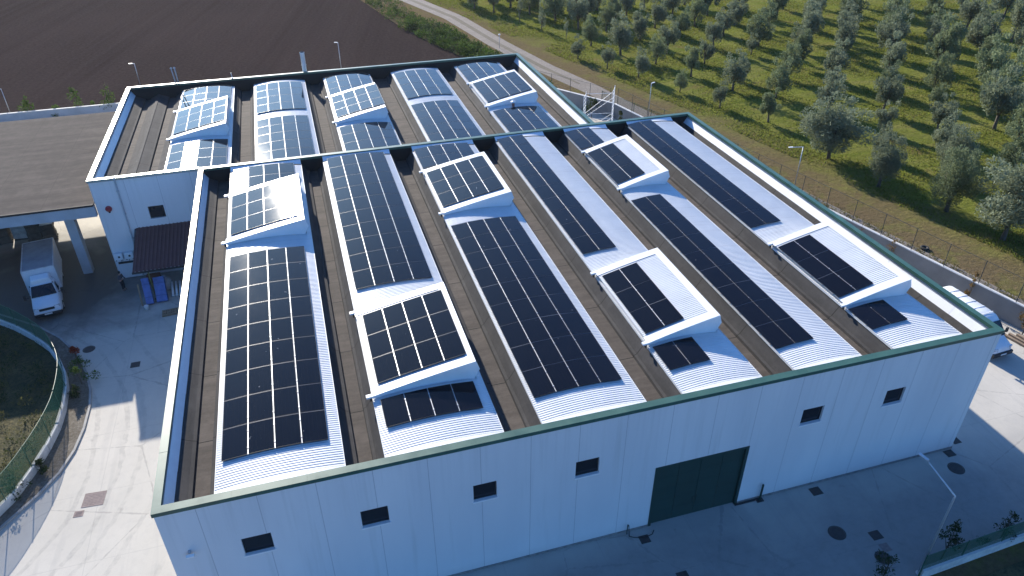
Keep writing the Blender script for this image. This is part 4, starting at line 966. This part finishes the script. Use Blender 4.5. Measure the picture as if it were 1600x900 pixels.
t = thing('person', 'standing person in dark clothes holding a phone by the back hall corner', 'person', (-7.65, 33.9, .011), R(62))
# faces local -y; leans slightly forward over a phone
N = [((0, 0, .95), (.13, .105)), ((0, -.01, 1.12), (.125, .10)), ((0, -.02, 1.32), (.15, .11)), ((0, -.02, 1.44), (.10, .085)), ((0, -.03, 1.52), .055), ((0, -.055, 1.62), (.075, .085)), ((0, -.065, 1.72), (.07, .08)),
     ((.10, 0, .90), .092), ((.11, -.02, .50), .060), ((.12, .02, .09), .042), ((.13, -.13, .04), .035), ((-.10, 0, .90), .092), ((-.11, -.05, .50), .060), ((-.12, -.02, .09), .042), ((-.13, -.17, .04), .035),
     ((.19, -.02, 1.40), .062), ((.25, -.04, 1.13), .046), ((.14, -.27, 1.16), .032), ((.10, -.33, 1.19), .026), ((-.19, -.02, 1.40), .062), ((-.25, -.04, 1.13), .046), ((-.12, -.26, 1.17), .032), ((-.08, -.32, 1.20), .026),
     ((0, -.145, 1.635), .014)]
Ed = [(0, 1), (1, 2), (2, 3), (3, 4), (4, 5), (5, 6), (0, 7), (7, 8), (8, 9), (9, 10), (0, 11), (11, 12), (12, 13), (13, 14), (2, 15), (15, 16), (16, 17), (17, 18), (2, 19), (19, 20), (20, 21), (21, 22), (5, 23)]
for (hx, hy, hz, s_, w0) in ((.10, -.33, 1.19, -1, 18), (-.08, -.32, 1.20, 1, 22)):
    for k in range(4):
        i = len(N); ln = (.036, .042, .040, .032)[k]; x = hx+(k-1.5)*.017
        N += [((x, hy-.035, hz-.01+.004*k), .0085), ((x+s_*.006, hy-.035-ln, hz+.004), .0078), ((x+s_*.012, hy-.03-ln, hz+.032), .0068)]; Ed += [(w0, i), (i, i+1), (i+1, i+2)]
    i = len(N); N += [((hx+s_*.03, hy-.012, hz+.025), .010), ((hx+s_*.035, hy-.045, hz+.042), .008)]; Ed += [(w0, i), (i, i+1)]
MAT['skin'] = pm('skin', (.42, .26, .19), .5, var=.05); MAT['cloth_dark'] = pm('dark_navy_cloth', (.020, .022, .030), .85); MAT['cloth_grey'] = pm('grey_vest_cloth', (.10, .105, .12), .85)
skin_mesh('body', N, Ed, MAT['skin'], t)
skin_mesh('jacket', [((0, 0, .93), (.155, .125)), ((0, -.01, 1.12), (.15, .122)), ((0, -.02, 1.33), (.172, .13)), ((0, -.02, 1.45), (.10, .09)), ((.20, -.02, 1.40), .076), ((.25, -.04, 1.13), .06), ((.155, -.24, 1.155), .044), ((-.20, -.02, 1.40), .076), ((-.25, -.04, 1.13), .06), ((-.135, -.23, 1.165), .044)],
          [(0, 1), (1, 2), (2, 3), (2, 4), (4, 5), (5, 6), (2, 7), (7, 8), (8, 9)], MAT['cloth_grey'], t)
skin_mesh('trousers', [((0, 0, 1.0), (.142, .115)), ((0, 0, .90), (.15, .12)), ((.10, 0, .82), .105), ((.11, -.02, .50), .076), ((.12, .02, .10), .060), ((-.10, 0, .82), .105), ((-.11, -.05, .50), .076), ((-.12, -.02, .10), .060)], [(0, 1), (1, 2), (2, 3), (3, 4), (1, 5), (5, 6), (6, 7)], MAT['cloth_dark'], t)
for (x, y) in ((.125, 0), (-.125, -.04)):
    skin_mesh('shoe', [((x, y+.05, .045), .045), ((x, y-.06, .045), .047), ((x*1.05, y-.17, .035), .036)], [(0, 1), (1, 2)], MAT['rubber'], t)
hr = MB(); hr.lathe([(.0, .125), (.055, .112), (.085, .07), (.097, .01), (.09, -.05), (.08, -.09)], (0, -.045, 1.70), 14); hr.build('hair', pm('dark_hair', (.015, .012, .010), .7), t, True)
ey = MB()
for x in (-.03, .03): ey.lathe([(.0, .012), (.011, .004), (.011, -.004), (0, -.012)], (x, -.138, 1.655), 8)
ey.build('eyes', MAT['rubber'], t)
ph = MB(); ph.box((.01, -.385, 1.235), (.075, .012, .15), M=Matrix.Rotation(R(-35), 3, 'X')); tag(ph.build('phone', MAT['glass_dark'], None, loc=(-7.65, 33.9, .011), bevel=.004), 'dark mobile phone held in both hands by the standing person', 'phone').rotation_euler = (0, 0, R(62))

# ------------------------------------------------------------------ vegetation
def leaf_mat(name, ca, cb, trans=.25, rough=.5):
    t = NT(name); o = t.pos(True); n = t.noise(o, 3.2, 3, .6); info = t.new('ShaderNodeObjectInfo').outputs['Random']; g = t.noise(o, 14, 2, .7)
    c = t.mix(t.ramp(n, [(.3, 0.), (.7, 1.)]), ca, cb); c = t.mix(t.math('MULTIPLY', t.ramp(g, [(.5, 0.), (.8, 1.)]), .45), c, tuple(min(1, x*1.7) for x in cb))
    c = t.mix(t.math('MULTIPLY', info, .45), c, tuple(x*.62 for x in ca)); t.col(c); t.rough(.75); t.b.inputs['Specular IOR Level'].default_value = .12
    tr = t.new('ShaderNodeBsdfTranslucent'); t.link(c, tr.inputs[0]); mx = t.new('ShaderNodeMixShader', i_Fac=trans)
    mx.inputs[0].default_value = trans; t.link(t.b.outputs[0], mx.inputs[1]); t.link(tr.outputs[0], mx.inputs[2]); t.link(mx.outputs[0], t.out.inputs[0]); return t.m
MAT['olive'] = leaf_mat('olive_leaves', (.165, .195, .115), (.255, .285, .185), .33)
MAT['olive_green'] = leaf_mat('greener_olive_leaves', (.150, .190, .092), (.240, .275, .150), .33)
MAT['bush'] = leaf_mat('bush_leaves', (.045, .085, .018), (.12, .18, .035), .3)
MAT['dry'] = leaf_mat('dry_brown_leaves', (.16, .10, .04), (.26, .17, .06), .3)
MAT['dark_bush'] = leaf_mat('dark_shrub_leaves', (.030, .050, .020), (.065, .09, .035), .25)
MAT['bark'] = pm('olive_bark', (.11, .09, .07), .9, var=.3, scale=6, bump=.5)
def leaf_mesh(name, centers, radii, nleaf, lsize, asp, rng, mat, upright=.5, shell=.45):
    C_ = np.asarray(centers, float); Rr = np.asarray(radii, float); n = nleaf
    idx = rng.choice(len(C_), n, p=(Rr**2)/(Rr**2).sum()); d = rng.normal(size=(n, 3)); d /= np.linalg.norm(d, axis=1)[:, None]
    rad = Rr[idx]*(shell+(1.08-shell)*rng.random(n)**.6); P = C_[idx]+d*rad[:, None]
    ax = d*.8+rng.normal(size=(n, 3))*.75; ax[:, 2] += upright; ax /= np.linalg.norm(ax, axis=1)[:, None]
    s = np.cross(ax, rng.normal(size=(n, 3))); s /= np.linalg.norm(s, axis=1)[:, None]
    ln = lsize*(.6+.8*rng.random(n)); wd = ln*asp
    a = P-ax*ln[:, None]*.5; b = P+s*wd[:, None]*.5+ax*ln[:, None]*.05; c = P+ax*ln[:, None]*.5; e = P-s*wd[:, None]*.5+ax*ln[:, None]*.05
    V = np.stack([a, b, c, e], 1).reshape(-1, 3); F = np.arange(4*n).reshape(n, 4)
    me = bpy.data.meshes.new(name); me.vertices.add(4*n); me.vertices.foreach_set('co', V.ravel()); me.loops.add(4*n); me.loops.foreach_set('vertex_index', F.ravel().astype(np.int32))
    me.polygons.add(n); me.polygons.foreach_set('loop_start', (np.arange(n)*4).astype(np.int32)); me.polygons.foreach_set('loop_total', np.full(n, 4, np.int32))
    me.materials.append(mat); me.update(); me.validate(); return me
def olive_crown(rng, nc, nleaf, lsize, squash=1.0, mat='olive'):
    """unit crown: about 1 m across, centre at z=.62, from z=.22 to z=1.02"""
    cs, rs = [], []
    for k in range(nc):
        d = rng.normal(size=3); d /= np.linalg.norm(d); d[2] = d[2]*.85
        r = .34*rng.random()**.45; ang = rng.random()*6.28
        cs.append((d[0]*r*1.02, d[1]*r*1.02, .54+d[2]*r*1.22*squash)); rs.append(rng.uniform(.09, .185))
    # a few shoots sticking out
    for k in range(max(3, nc//4)):
        a = rng.random()*6.28; rr = rng.uniform(.05, .36); cs.append((math.cos(a)*rr, math.sin(a)*rr, .60+math.sqrt(max(0, .42**2-rr**2))*squash+rng.uniform(-.02, .08))); rs.append(rng.uniform(.05, .10))
    return leaf_mesh('crown', cs, rs, nleaf, lsize, .30, rng, MAT[mat], .55)
def olive_trunk(rng):
    mb = MB(); lean = rng.normal(0, .03, 2)
    mb.tube([(0, 0, -.02), (lean[0]*.5, lean[1]*.5, .14), (lean[0], lean[1], .28)], [.055, .040, .036], 7)
    for k in range(4):
        a = k*1.57+rng.random()*.8; r = rng.uniform(.14, .26)
        mb.tube([(lean[0], lean[1], .25), (lean[0]+math.cos(a)*r*.5, lean[1]+math.sin(a)*r*.5, .40), (lean[0]+math.cos(a)*r, lean[1]+math.sin(a)*r, .62)], [.028, .018, .008], 5)
    return mb
rng = np.random.default_rng(11)
CR = [olive_crown(rng, 15+k % 4*3, 3300, .074, (.95, 1.08, .9, 1.15, 1.0, .85, 1.1, 1.0)[k], 'olive' if k % 3 else 'olive_green') for k in range(8)]
CRD = [olive_crown(rng, 34, 15000, .038, s_, m_) for s_, m_ in ((.8, 'olive'), (.95, 'olive_green'), (.9, 'olive'))]
CRT = [olive_crown(rng, 7, 900, .085, 1.1, 'olive') for k in range(2)]
TR = []
for k in range(4):
    o = olive_trunk(rng).build('trunk', MAT['bark'], smooth=True); TR.append(o.data); bpy.data.objects.remove(o)
CN = [0]
def tree(name, label, x, y, wd, ht=None, big=False, thin=False, group='olive trees of the grove', rz=None):
    ht = ht or wd*random.uniform(1.06, 1.26)+.35
    t = thing(name, label, 'olive tree', (x, y, 0), random.uniform(0, 6.28) if rz is None else rz, group)
    k = CN[0]; CN[0] += 1
    me = CRD[k % 3] if big else (CRT[k % 2] if thin else CR[(k*5+k//8) % 8])
    c = bpy.data.objects.new('crown', me); COL.objects.link(c); c.parent = t; c.scale = (wd*1.07*random.uniform(.93, 1.07), wd*1.07*random.uniform(.93, 1.07), ht)
    u = bpy.data.objects.new('trunk', TR[k % 4]); COL.objects.link(u); u.parent = t; u.scale = (min(wd, 5)*.9, min(wd, 5)*.9, ht)
    return t
ROWS = dict(
A=[(66.0, 63.9, 4.2), (69.0, 67.1, 3.0), (78.0, 78.6, 2.4), (81.9, 82.8, 4.6), (90.0, 92.5, 3.5), (95.1, 97.8, 4.8), (100.8, 104.1, 5.3)],
B=[(63.9, 51.9, 3.1), (70.0, 59.6, 3.8), (76.0, 66.2, 3.9), (80.9, 71.2, 4.3), (86.1, 77.9, 3.9), (91.1, 83.2, 4.6), (95.9, 89.2, 4.6), (101.4, 95.8, 4.8), (108.2, 104.0, 5.2)],
C=[(63.9, 40.0, 8.6), (73.3, 53.1, 4.2), (78.9, 59.9, 2.6), (82.4, 63.6, 4.5), (90.7, 73.1, 4.5), (95.8, 79.3, 4.8), (101.1, 86.2, 3.6), (106.5, 91.7, 5.1), (116.1, 102.7, 5.9)],
D=[(64.2, 32.3, 4.1), (69.6, 38.8, 2.6), (75.1, 44.8, 3.0), (79.7, 50.6, 3.9), (85.3, 57.0, 3.4), (91.0, 63.4, 4.5), (97.4, 71.0, 5.6), (103.5, 78.1, 5.0), (108.7, 83.8, 5.0), (115.6, 92.4, 4.2), (122.6, 100.6, 5.4)],
E=[(66.7, 25.8, 5.2), (71.8, 31.3, 5.0), (77.0, 37.5, 3.7), (81.2, 42.9, 3.6), (87.3, 50.0, 2.5), (90.3, 53.8, 4.1), (97.9, 61.9, 6.2), (105.5, 70.3, 4.6), (111.1, 76.9, 4.3), (119.7, 86.5, 5.0), (130.3, 98.8, 5.2)],
F=[(67.3, 19.7, 9.4), (79.4, 30.4, 4.5), (85.8, 36.0, 4.8), (88.5, 41.7, 5.6), (92.9, 46.5, 5.6), (99.7, 54.0, 5.6), (104.6, 59.8, 5.0), (110.7, 66.8, 6.3), (118.0, 75.0, 4.5), (122.4, 81.4, 5.5), (134.5, 95.1, 5.5)],
G=[(111.8, 58.8, 5.2), (115.3, 63.6, 5.4), (123.0, 72.4, 6.6), (134.1, 85.0, 6.4), (142.6, 94.8, 5.7)],
H=[(60.8, 58.2, 2.4), (63.6, 71.3, 3.6), (68.6, 76.4, 3.0), (74.0, 83.3, 3.8), (79.8, 90.2, 4.1), (85.4, 95.9, 4.0), (91.7, 104.2, 4.6)],
I=[(58.8, 65.5, 2.1), (61.5, 78.6, 3.2), (65.7, 83.2, 3.9), (72.4, 91.7, 3.8), (78.2, 97.2, 4.2), (84.3, 103.8, 5.0), (90.4, 111.4, 4.7)],
J=[(56.1, 73.0, 3.1), (58.4, 84.7, 4.5), (65.2, 92.2, 4.4), (71.0, 98.5, 4.2), (77.9, 105.3, 4.4), (84.6, 113.2, 4.7)],
K=[(53.6, 78.7, 2.5), (55.9, 91.0, 3.8), (61.8, 98.6, 3.6), (65.3, 103.2, 4.2), (70.2, 109.0, 4.3), (76.0, 113.5, 4.6), (81.3, 118.0, 4.4)],
L=[(51.2, 84.7, 2.7), (57.8, 101.7, 4.8), (61.9, 108.0, 4.6), (66.4, 114.2, 4.7), (71.8, 119.5, 4.9)],
M=[(56.1, 109.1, 5.3), (60.8, 115.2, 4.9), (65.0, 121.5, 4.9)],
N=[(53.0, 114.8, 4.2), (56.6, 120.8, 5.0)],
O=[(47.0, 118.5, 4.4), (51.2, 121.5, 5.0), (54.2, 127.0, 4.8)],
P=[(44.2, 122.6, 4.3), (48.6, 128.0, 4.9), (43.2, 130.5, 4.4)])
order = ['G', 'F', 'E', 'D', 'C', 'B', 'A', 'H', 'I', 'J', 'K', 'L', 'M', 'N', 'O', 'P']
TAGS = {'C0': 'very wide old olive tree beside the lamp post, nearest the front hall roof', 'F0': 'huge dense olive tree at the right photo edge beside the dirt track', 'D0': 'broad olive tree right of the very wide old one, at the grove edge', 'E0': 'broad olive tree left of the huge one at the right photo edge', 'E1': 'broad olive tree directly behind the one left of the huge olive'}
for ri, r in enumerate(order):
    for j, (x, y, wd) in enumerate(ROWS[r]):
        key = r+str(j); sz = 'slender' if wd < 2.9 else ('small' if wd < 3.8 else ('mid-sized' if wd < 5.0 else 'broad'))
        rown = (ORD[ri+1] if ri < 12 else {12: 'fourth', 13: 'third', 14: 'second', 15: 'first'}[ri]); side = 'right' if ri < 12 else 'left'
        lb = TAGS.get(key, f'{sz} olive tree, {ORD[j+1]} from the near end of the {rown} grove row from {side}')
        big = key in ('C0', 'F0', 'E0', 'E1', 'D0')
        ht = {'C0': 6.6, 'F0': 7.6, 'E0': 6.0, 'E1': 5.8, 'D0': 5.4}.get(key)
        tree('olive_tree', lb, x, y, wd, ht, big)
tree('olive_tree', 'tiny upright olive sapling in the sunlit grass at the grove edge', 53.4, 96.0, 1.3, 3.2, thin=True)
tree('olive_tree', 'thin pale olive sapling in front of the dense dark grove corner', 51.4, 103.0, 2.2, 4.6, thin=True)
tree('olive_tree', 'pale narrow olive sapling near the road, left of the other saplings', 49.6, 110.2, 1.9, 4.4, thin=True)

# young trees and shrubs
def shrub(name, label, cat, x, y, wd, ht, mat, n=260, ls=.16, stem=True, group=None, rz=0, z=0.0, seed=None):
    g = np.random.default_rng(seed if seed is not None else int(abs(x*91+y*37)) % 9999)
    t = thing(name, label, cat, (x, y, z), rz, group); cs, rs = [], []
    for k in range(9):
        f = g.random(); cs.append((g.normal()*wd*.24*(1.15-f), g.normal()*wd*.24*(1.15-f), ht*(.22+.72*f))); rs.append(wd*(.26-.14*f))
    me = leaf_mesh('crown', cs, rs, n, ls, .42, g, MAT[mat], .35, .3); c = bpy.data.objects.new('crown', me); COL.objects.link(c); c.parent = t
    mb = MB(); mb.tube([(0, 0, 0), (wd*.03, 0, ht*.5), (0, wd*.03, ht*.88)], [.04, .028, .01], 6)
    for k in range(4): a = k*1.6; mb.tube([(0, 0, ht*.25+.08*k), (math.cos(a)*wd*.3, math.sin(a)*wd*.3, ht*.5+.1*k)], [.018, .006], 4)
    mb.build('stem', MAT['bark'], t); return t
shrub('young_tree', 'young leafy tree at the back wall left of the canopy roof, leftmost', 'tree', -24.4, 80.6, 2.0, 2.9, 'bush', 260, .3, group='young trees along the back wall')
shrub('young_tree', 'low round shrub second from left along the wall behind the canopy', 'shrub', -21.4, 80.5, 1.7, 1.7, 'bush', 220, .3, group='young trees along the back wall')
shrub('young_tree', 'bushy young tree in the middle of the wall behind the canopy', 'tree', -18.9, 80.6, 2.4, 3.6, 'bush', 300, .3, group='young trees along the back wall')
shrub('young_tree', 'low shrub between middle and rightmost young trees behind the canopy', 'shrub', -17.0, 80.7, 1.6, 1.5, 'bush', 200, .3, group='young trees along the back wall')
shrub('young_tree', 'tallest young tree by the back hall corner behind the canopy', 'tree', -14.9, 80.8, 2.3, 4.4, 'bush', 320, .3, group='young trees along the back wall')
shrub('shrub', 'dark leafy shrub at the bottom edge left of the street lamp', 'shrub', 33.0, -6.35, 1.3, 1.9, 'dark_bush', 420, .13, group='shrubs at the front fence')
shrub('shrub', 'tall dark conical shrub right of the street lamp foot', 'shrub', 36.6, -6.35, 1.25, 3.1, 'dark_bush', 700, .13, group='shrubs at the front fence')
shrub('shrub', 'slim dark shrub at the right end of the front fence', 'shrub', 40.6, -6.2, 1.2, 2.3, 'dark_bush', 420, .13, group='shrubs at the front fence')
shrub('shrub', 'small low shrub at the front fence beside the slim dark one', 'shrub', 39.3, -6.35, .9, .8, 'dark_bush', 160, .13, group='shrubs at the front fence')
shrub('creeper', 'tall dry brown creeper on the right wall behind the van', 'plant', 56.15, 12.4, .8, 3.3, 'dry', 260, .16)
shrub('creeper', 'bushy dry brown creeper at the right photo edge by the beams', 'plant', 57.0, 7.9, 1.9, 2.8, 'dry', 520, .18)
shrub('creeper', 'small yellowish plant on the right wall near the lying tyre', 'plant', 54.6, 19.4, 1.0, 2.9, 'dry', 150, .18)
shrub('creeper', 'short leafless stalk on the right wall left of the yellowish plant', 'plant', 54.0, 22.6, .4, 2.6, 'dry', 40, .14)
shrub('shrub', 'dark green creeper behind the scaffold tower', 'shrub', 43.5, 59.8, 2.4, 2.6, 'dark_bush', 420, .3)
shrub('shrub', 'dark creeper on the wall right of the scaffold', 'shrub', 45.5, 55.5, 1.2, 2.2, 'dark_bush', 260, .26)
MAT['red_leaf'] = leaf_mat('red_brown_leaves', (.26, .035, .02), (.36, .07, .03), .3)
for k, (x, y, wd, ht, m, lb) in enumerate([(-9.75, 25.3, .9, 1.1, 'red_leaf', 'small red-leaved shrub in the kerb strip by the curved fence'), (-9.05, 23.3, 1.2, 1.6, 'bush', 'leafy green shrub right after the red one in the kerb strip'), (-8.8, 21.9, 1.3, 1.5, 'bush', 'leafy green shrub in the middle of the kerb strip'), (-8.75, 20.5, 1.0, 1.0, 'dark_bush', 'low dark shrub below the green ones in the kerb strip'), (-9.6, 13.9, 1.0, .9, 'dark_bush', 'low dark shrub on the white garden wall near the pinkish covers'), (-10.6, 12.5, 1.3, 1.3, 'dark_bush', 'dark bushy shrub at the left photo edge on the garden wall'), (-11.3, 11.2, 1.3, 1.5, 'dark_bush', 'lowest dark shrub at the left photo edge over the wall')]):
    shrub('shrub', lb, 'shrub', x, y, wd, ht, m, 420, .13, group='shrubs along the curved fence', z=.1)
# leafy masses nobody could count
def scatter(name, label, cat, pts, mat, n, ls, rr, zf, seed, asp=.4, up=.5):
    g = np.random.default_rng(seed); cs = [(p[0], p[1], p[2]*zf) for p in pts]; rs = [p[2] for p in pts]
    me = leaf_mesh(name, cs, rs, n, ls, asp, g, MAT[mat], up, .55); o = bpy.data.objects.new(name, me); COL.objects.link(o); return tag(o, label, cat, None, 'stuff')
def rp(g, lo, hi): return lo+(hi-lo)*g.random()
g = np.random.default_rng(5); pts = []; pts2 = []
edge = [(36.0, 80.6), (34.3, 91.0), (31.2, 101), (28.3, 112), (24.0, 137)]; redge = [(42.8, 80.6), (40.6, 91.0), (38.5, 101), (37.2, 112), (31.6, 137)]
for k in range(420):
    s = g.random()**.8*3.999; i = int(s); f = s-i; u = g.random()
    a = Vector(edge[i]).lerp(Vector(edge[i+1]), f); b = Vector(redge[i]).lerp(Vector(redge[i+1]), f); p = a.lerp(b, u*.86)
    r = rp(g, .3, 1.0)*(1.25 if u < .75 else .6)*(1.0 if i < 3 else .7); (pts if k % 3 else pts2).append((p.x, p.y, r))
scatter('verge_bushes', 'bright green bushes and weeds between ploughed field and dirt road', 'bushes', pts, 'bush', 15000, .36, 1, .45, 3)
scatter('verge_bushes', 'darker green brambles among the weeds beside the dirt road', 'bushes', pts2, 'dark_bush', 6000, .36, 1, .5, 4)
MAT['weed'] = leaf_mat('garden_weeds', (.085, .090, .024), (.215, .185, .065), .3); MAT['weed_dark'] = leaf_mat('dark_garden_weeds', (.03, .045, .014), (.07, .085, .03), .3)
pts, pts2 = [], []
for k in range(900):
    x = rp(g, -26, -9.8); y = rp(g, 3, 34)
    if x > np.interp(y, [4, 7.4, 10, 12, 14, 15.6, 17.5, 19.2, 21.4, 23, 24.6, 26.5, 28.3, 30.2, 31.5, 33.3], [-16.9, -14.2, -12.2, -11.1, -10.4, -10.1, -9.8, -9.8, -10.1, -10.5, -11.2, -12.2, -13.6, -15.4, -16.9, -19.9]): continue
    (pts if g.random() < .62 else pts2).append((x, y, rp(g, .18, .62)))
scatter('garden_weeds', 'dry yellowish weeds and tall grass inside the fenced garden', 'weeds', pts, 'weed', 26000, .17, 1, .55, 6, .22, .9).location = (0, 0, .14)
scatter('garden_weeds', 'dark green clumps of weeds inside the fenced garden', 'weeds', pts2, 'weed_dark', 14000, .17, 1, .55, 7, .3, .7).location = (0, 0, .14)
pts = []
for k in range(160):
    u = g.random(); y = 80+u*-21; x = np.interp(y, [59, 62, 66, 80], [47.5, 46.2, 43.6, 38.0])+g.normal()*.7; pts.append((x, y, rp(g, .2, .6)))
scatter('track_weeds', 'weeds between the dirt road and the short wall', 'weeds', pts, 'bush', 3200, .3, 1, .5, 8)
pts = []
for k in range(500):
    y = rp(g, 4, 56); x = 62.3-.222*y+.0*y+g.normal()*.3+np.interp(y, [10, 30, 50], [.75, .6, 1.6]); pts.append((x, y, rp(g, .10, .28)))
scatter('track_weeds', 'strip of green weeds along the outer side of the narrow track', 'weeds', pts, 'weed', 7000, .2, 1, .4, 9, .25, .8)
# grass tufts of the grove: blades standing on the meadow
def meadow(seed, n, mat, ls, dens):
    g = np.random.default_rng(seed); P = []
    y = g.uniform(12, 135, n); x0 = 69.5-.222*y+np.where(y > 60, (y-60)*-.05, 0); x = x0+g.random(n)**1.15*95
    P = np.stack([x, y, np.full(n, 0.0)], 1); ph = np.sin(x*.55+y*.12+np.sin(y*.31)*1.4)+np.sin(x*.13-y*.41)*.9+g.normal(size=n)*.6
    P = P[ph > dens]; m = len(P); ax = g.normal(size=(m, 3))*.45; ax[:, 2] = 1; ax /= np.linalg.norm(ax, axis=1)[:, None]
    s = np.cross(ax, g.normal(size=(m, 3))); s /= np.linalg.norm(s, axis=1)[:, None]; ln = ls*(.5+g.random(m)); wd = ln*.55
    V = np.stack([P-s*wd[:, None]*.5, P+s*wd[:, None]*.5, P+ax*ln[:, None]+s*wd[:, None]*.22, P+ax*ln[:, None]-s*wd[:, None]*.22], 1).reshape(-1, 3); F = np.arange(4*m)
    me = bpy.data.meshes.new('meadow_tufts'); me.vertices.add(4*m); me.vertices.foreach_set('co', V.ravel()); me.loops.add(4*m); me.loops.foreach_set('vertex_index', F.astype(np.int32))
    me.polygons.add(m); me.polygons.foreach_set('loop_start', (np.arange(m)*4).astype(np.int32)); me.polygons.foreach_set('loop_total', np.full(m, 4, np.int32)); me.materials.append(mat); me.update()
    o = bpy.data.objects.new('meadow_tufts', me); COL.objects.link(o); return o
MAT['blade'] = leaf_mat('grass_blades', (.135, .17, .028), (.24, .25, .055), .48); MAT['blade_dry'] = leaf_mat('dry_grass_blades', (.17, .15, .045), (.24, .20, .07), .4)
tag(meadow(21, 230000, MAT['blade'], .17, -.2), 'bright green grass tufts of the olive grove meadow', 'grass', None, 'stuff')
tag(meadow(22, 80000, MAT['blade_dry'], .15, .5), 'dry straw coloured grass tufts in the olive grove', 'grass', None, 'stuff')
# ------------------------------------------------------------------ thin autumn haze over the whole place
hz = bpy.data.materials.new('thin_haze'); hz.use_nodes = True; hn = hz.node_tree.nodes; hn.remove(hn['Principled BSDF'])
pv = hn.new('ShaderNodeVolumePrincipled'); pv.inputs['Color'].default_value = (.92, .95, 1, 1); pv.inputs['Density'].default_value = HAZE; pv.inputs['Anisotropy'].default_value = .5
hz.node_tree.links.new(pv.outputs[0], hn['Material Output'].inputs['Volume'])
mb = MB(); mb.bx(-690, 890, -490, 1090, -1.0, 38.0); tag(mb.build('haze', hz), 'thin pale haze over the yard, field and grove', 'haze', None, 'stuff')
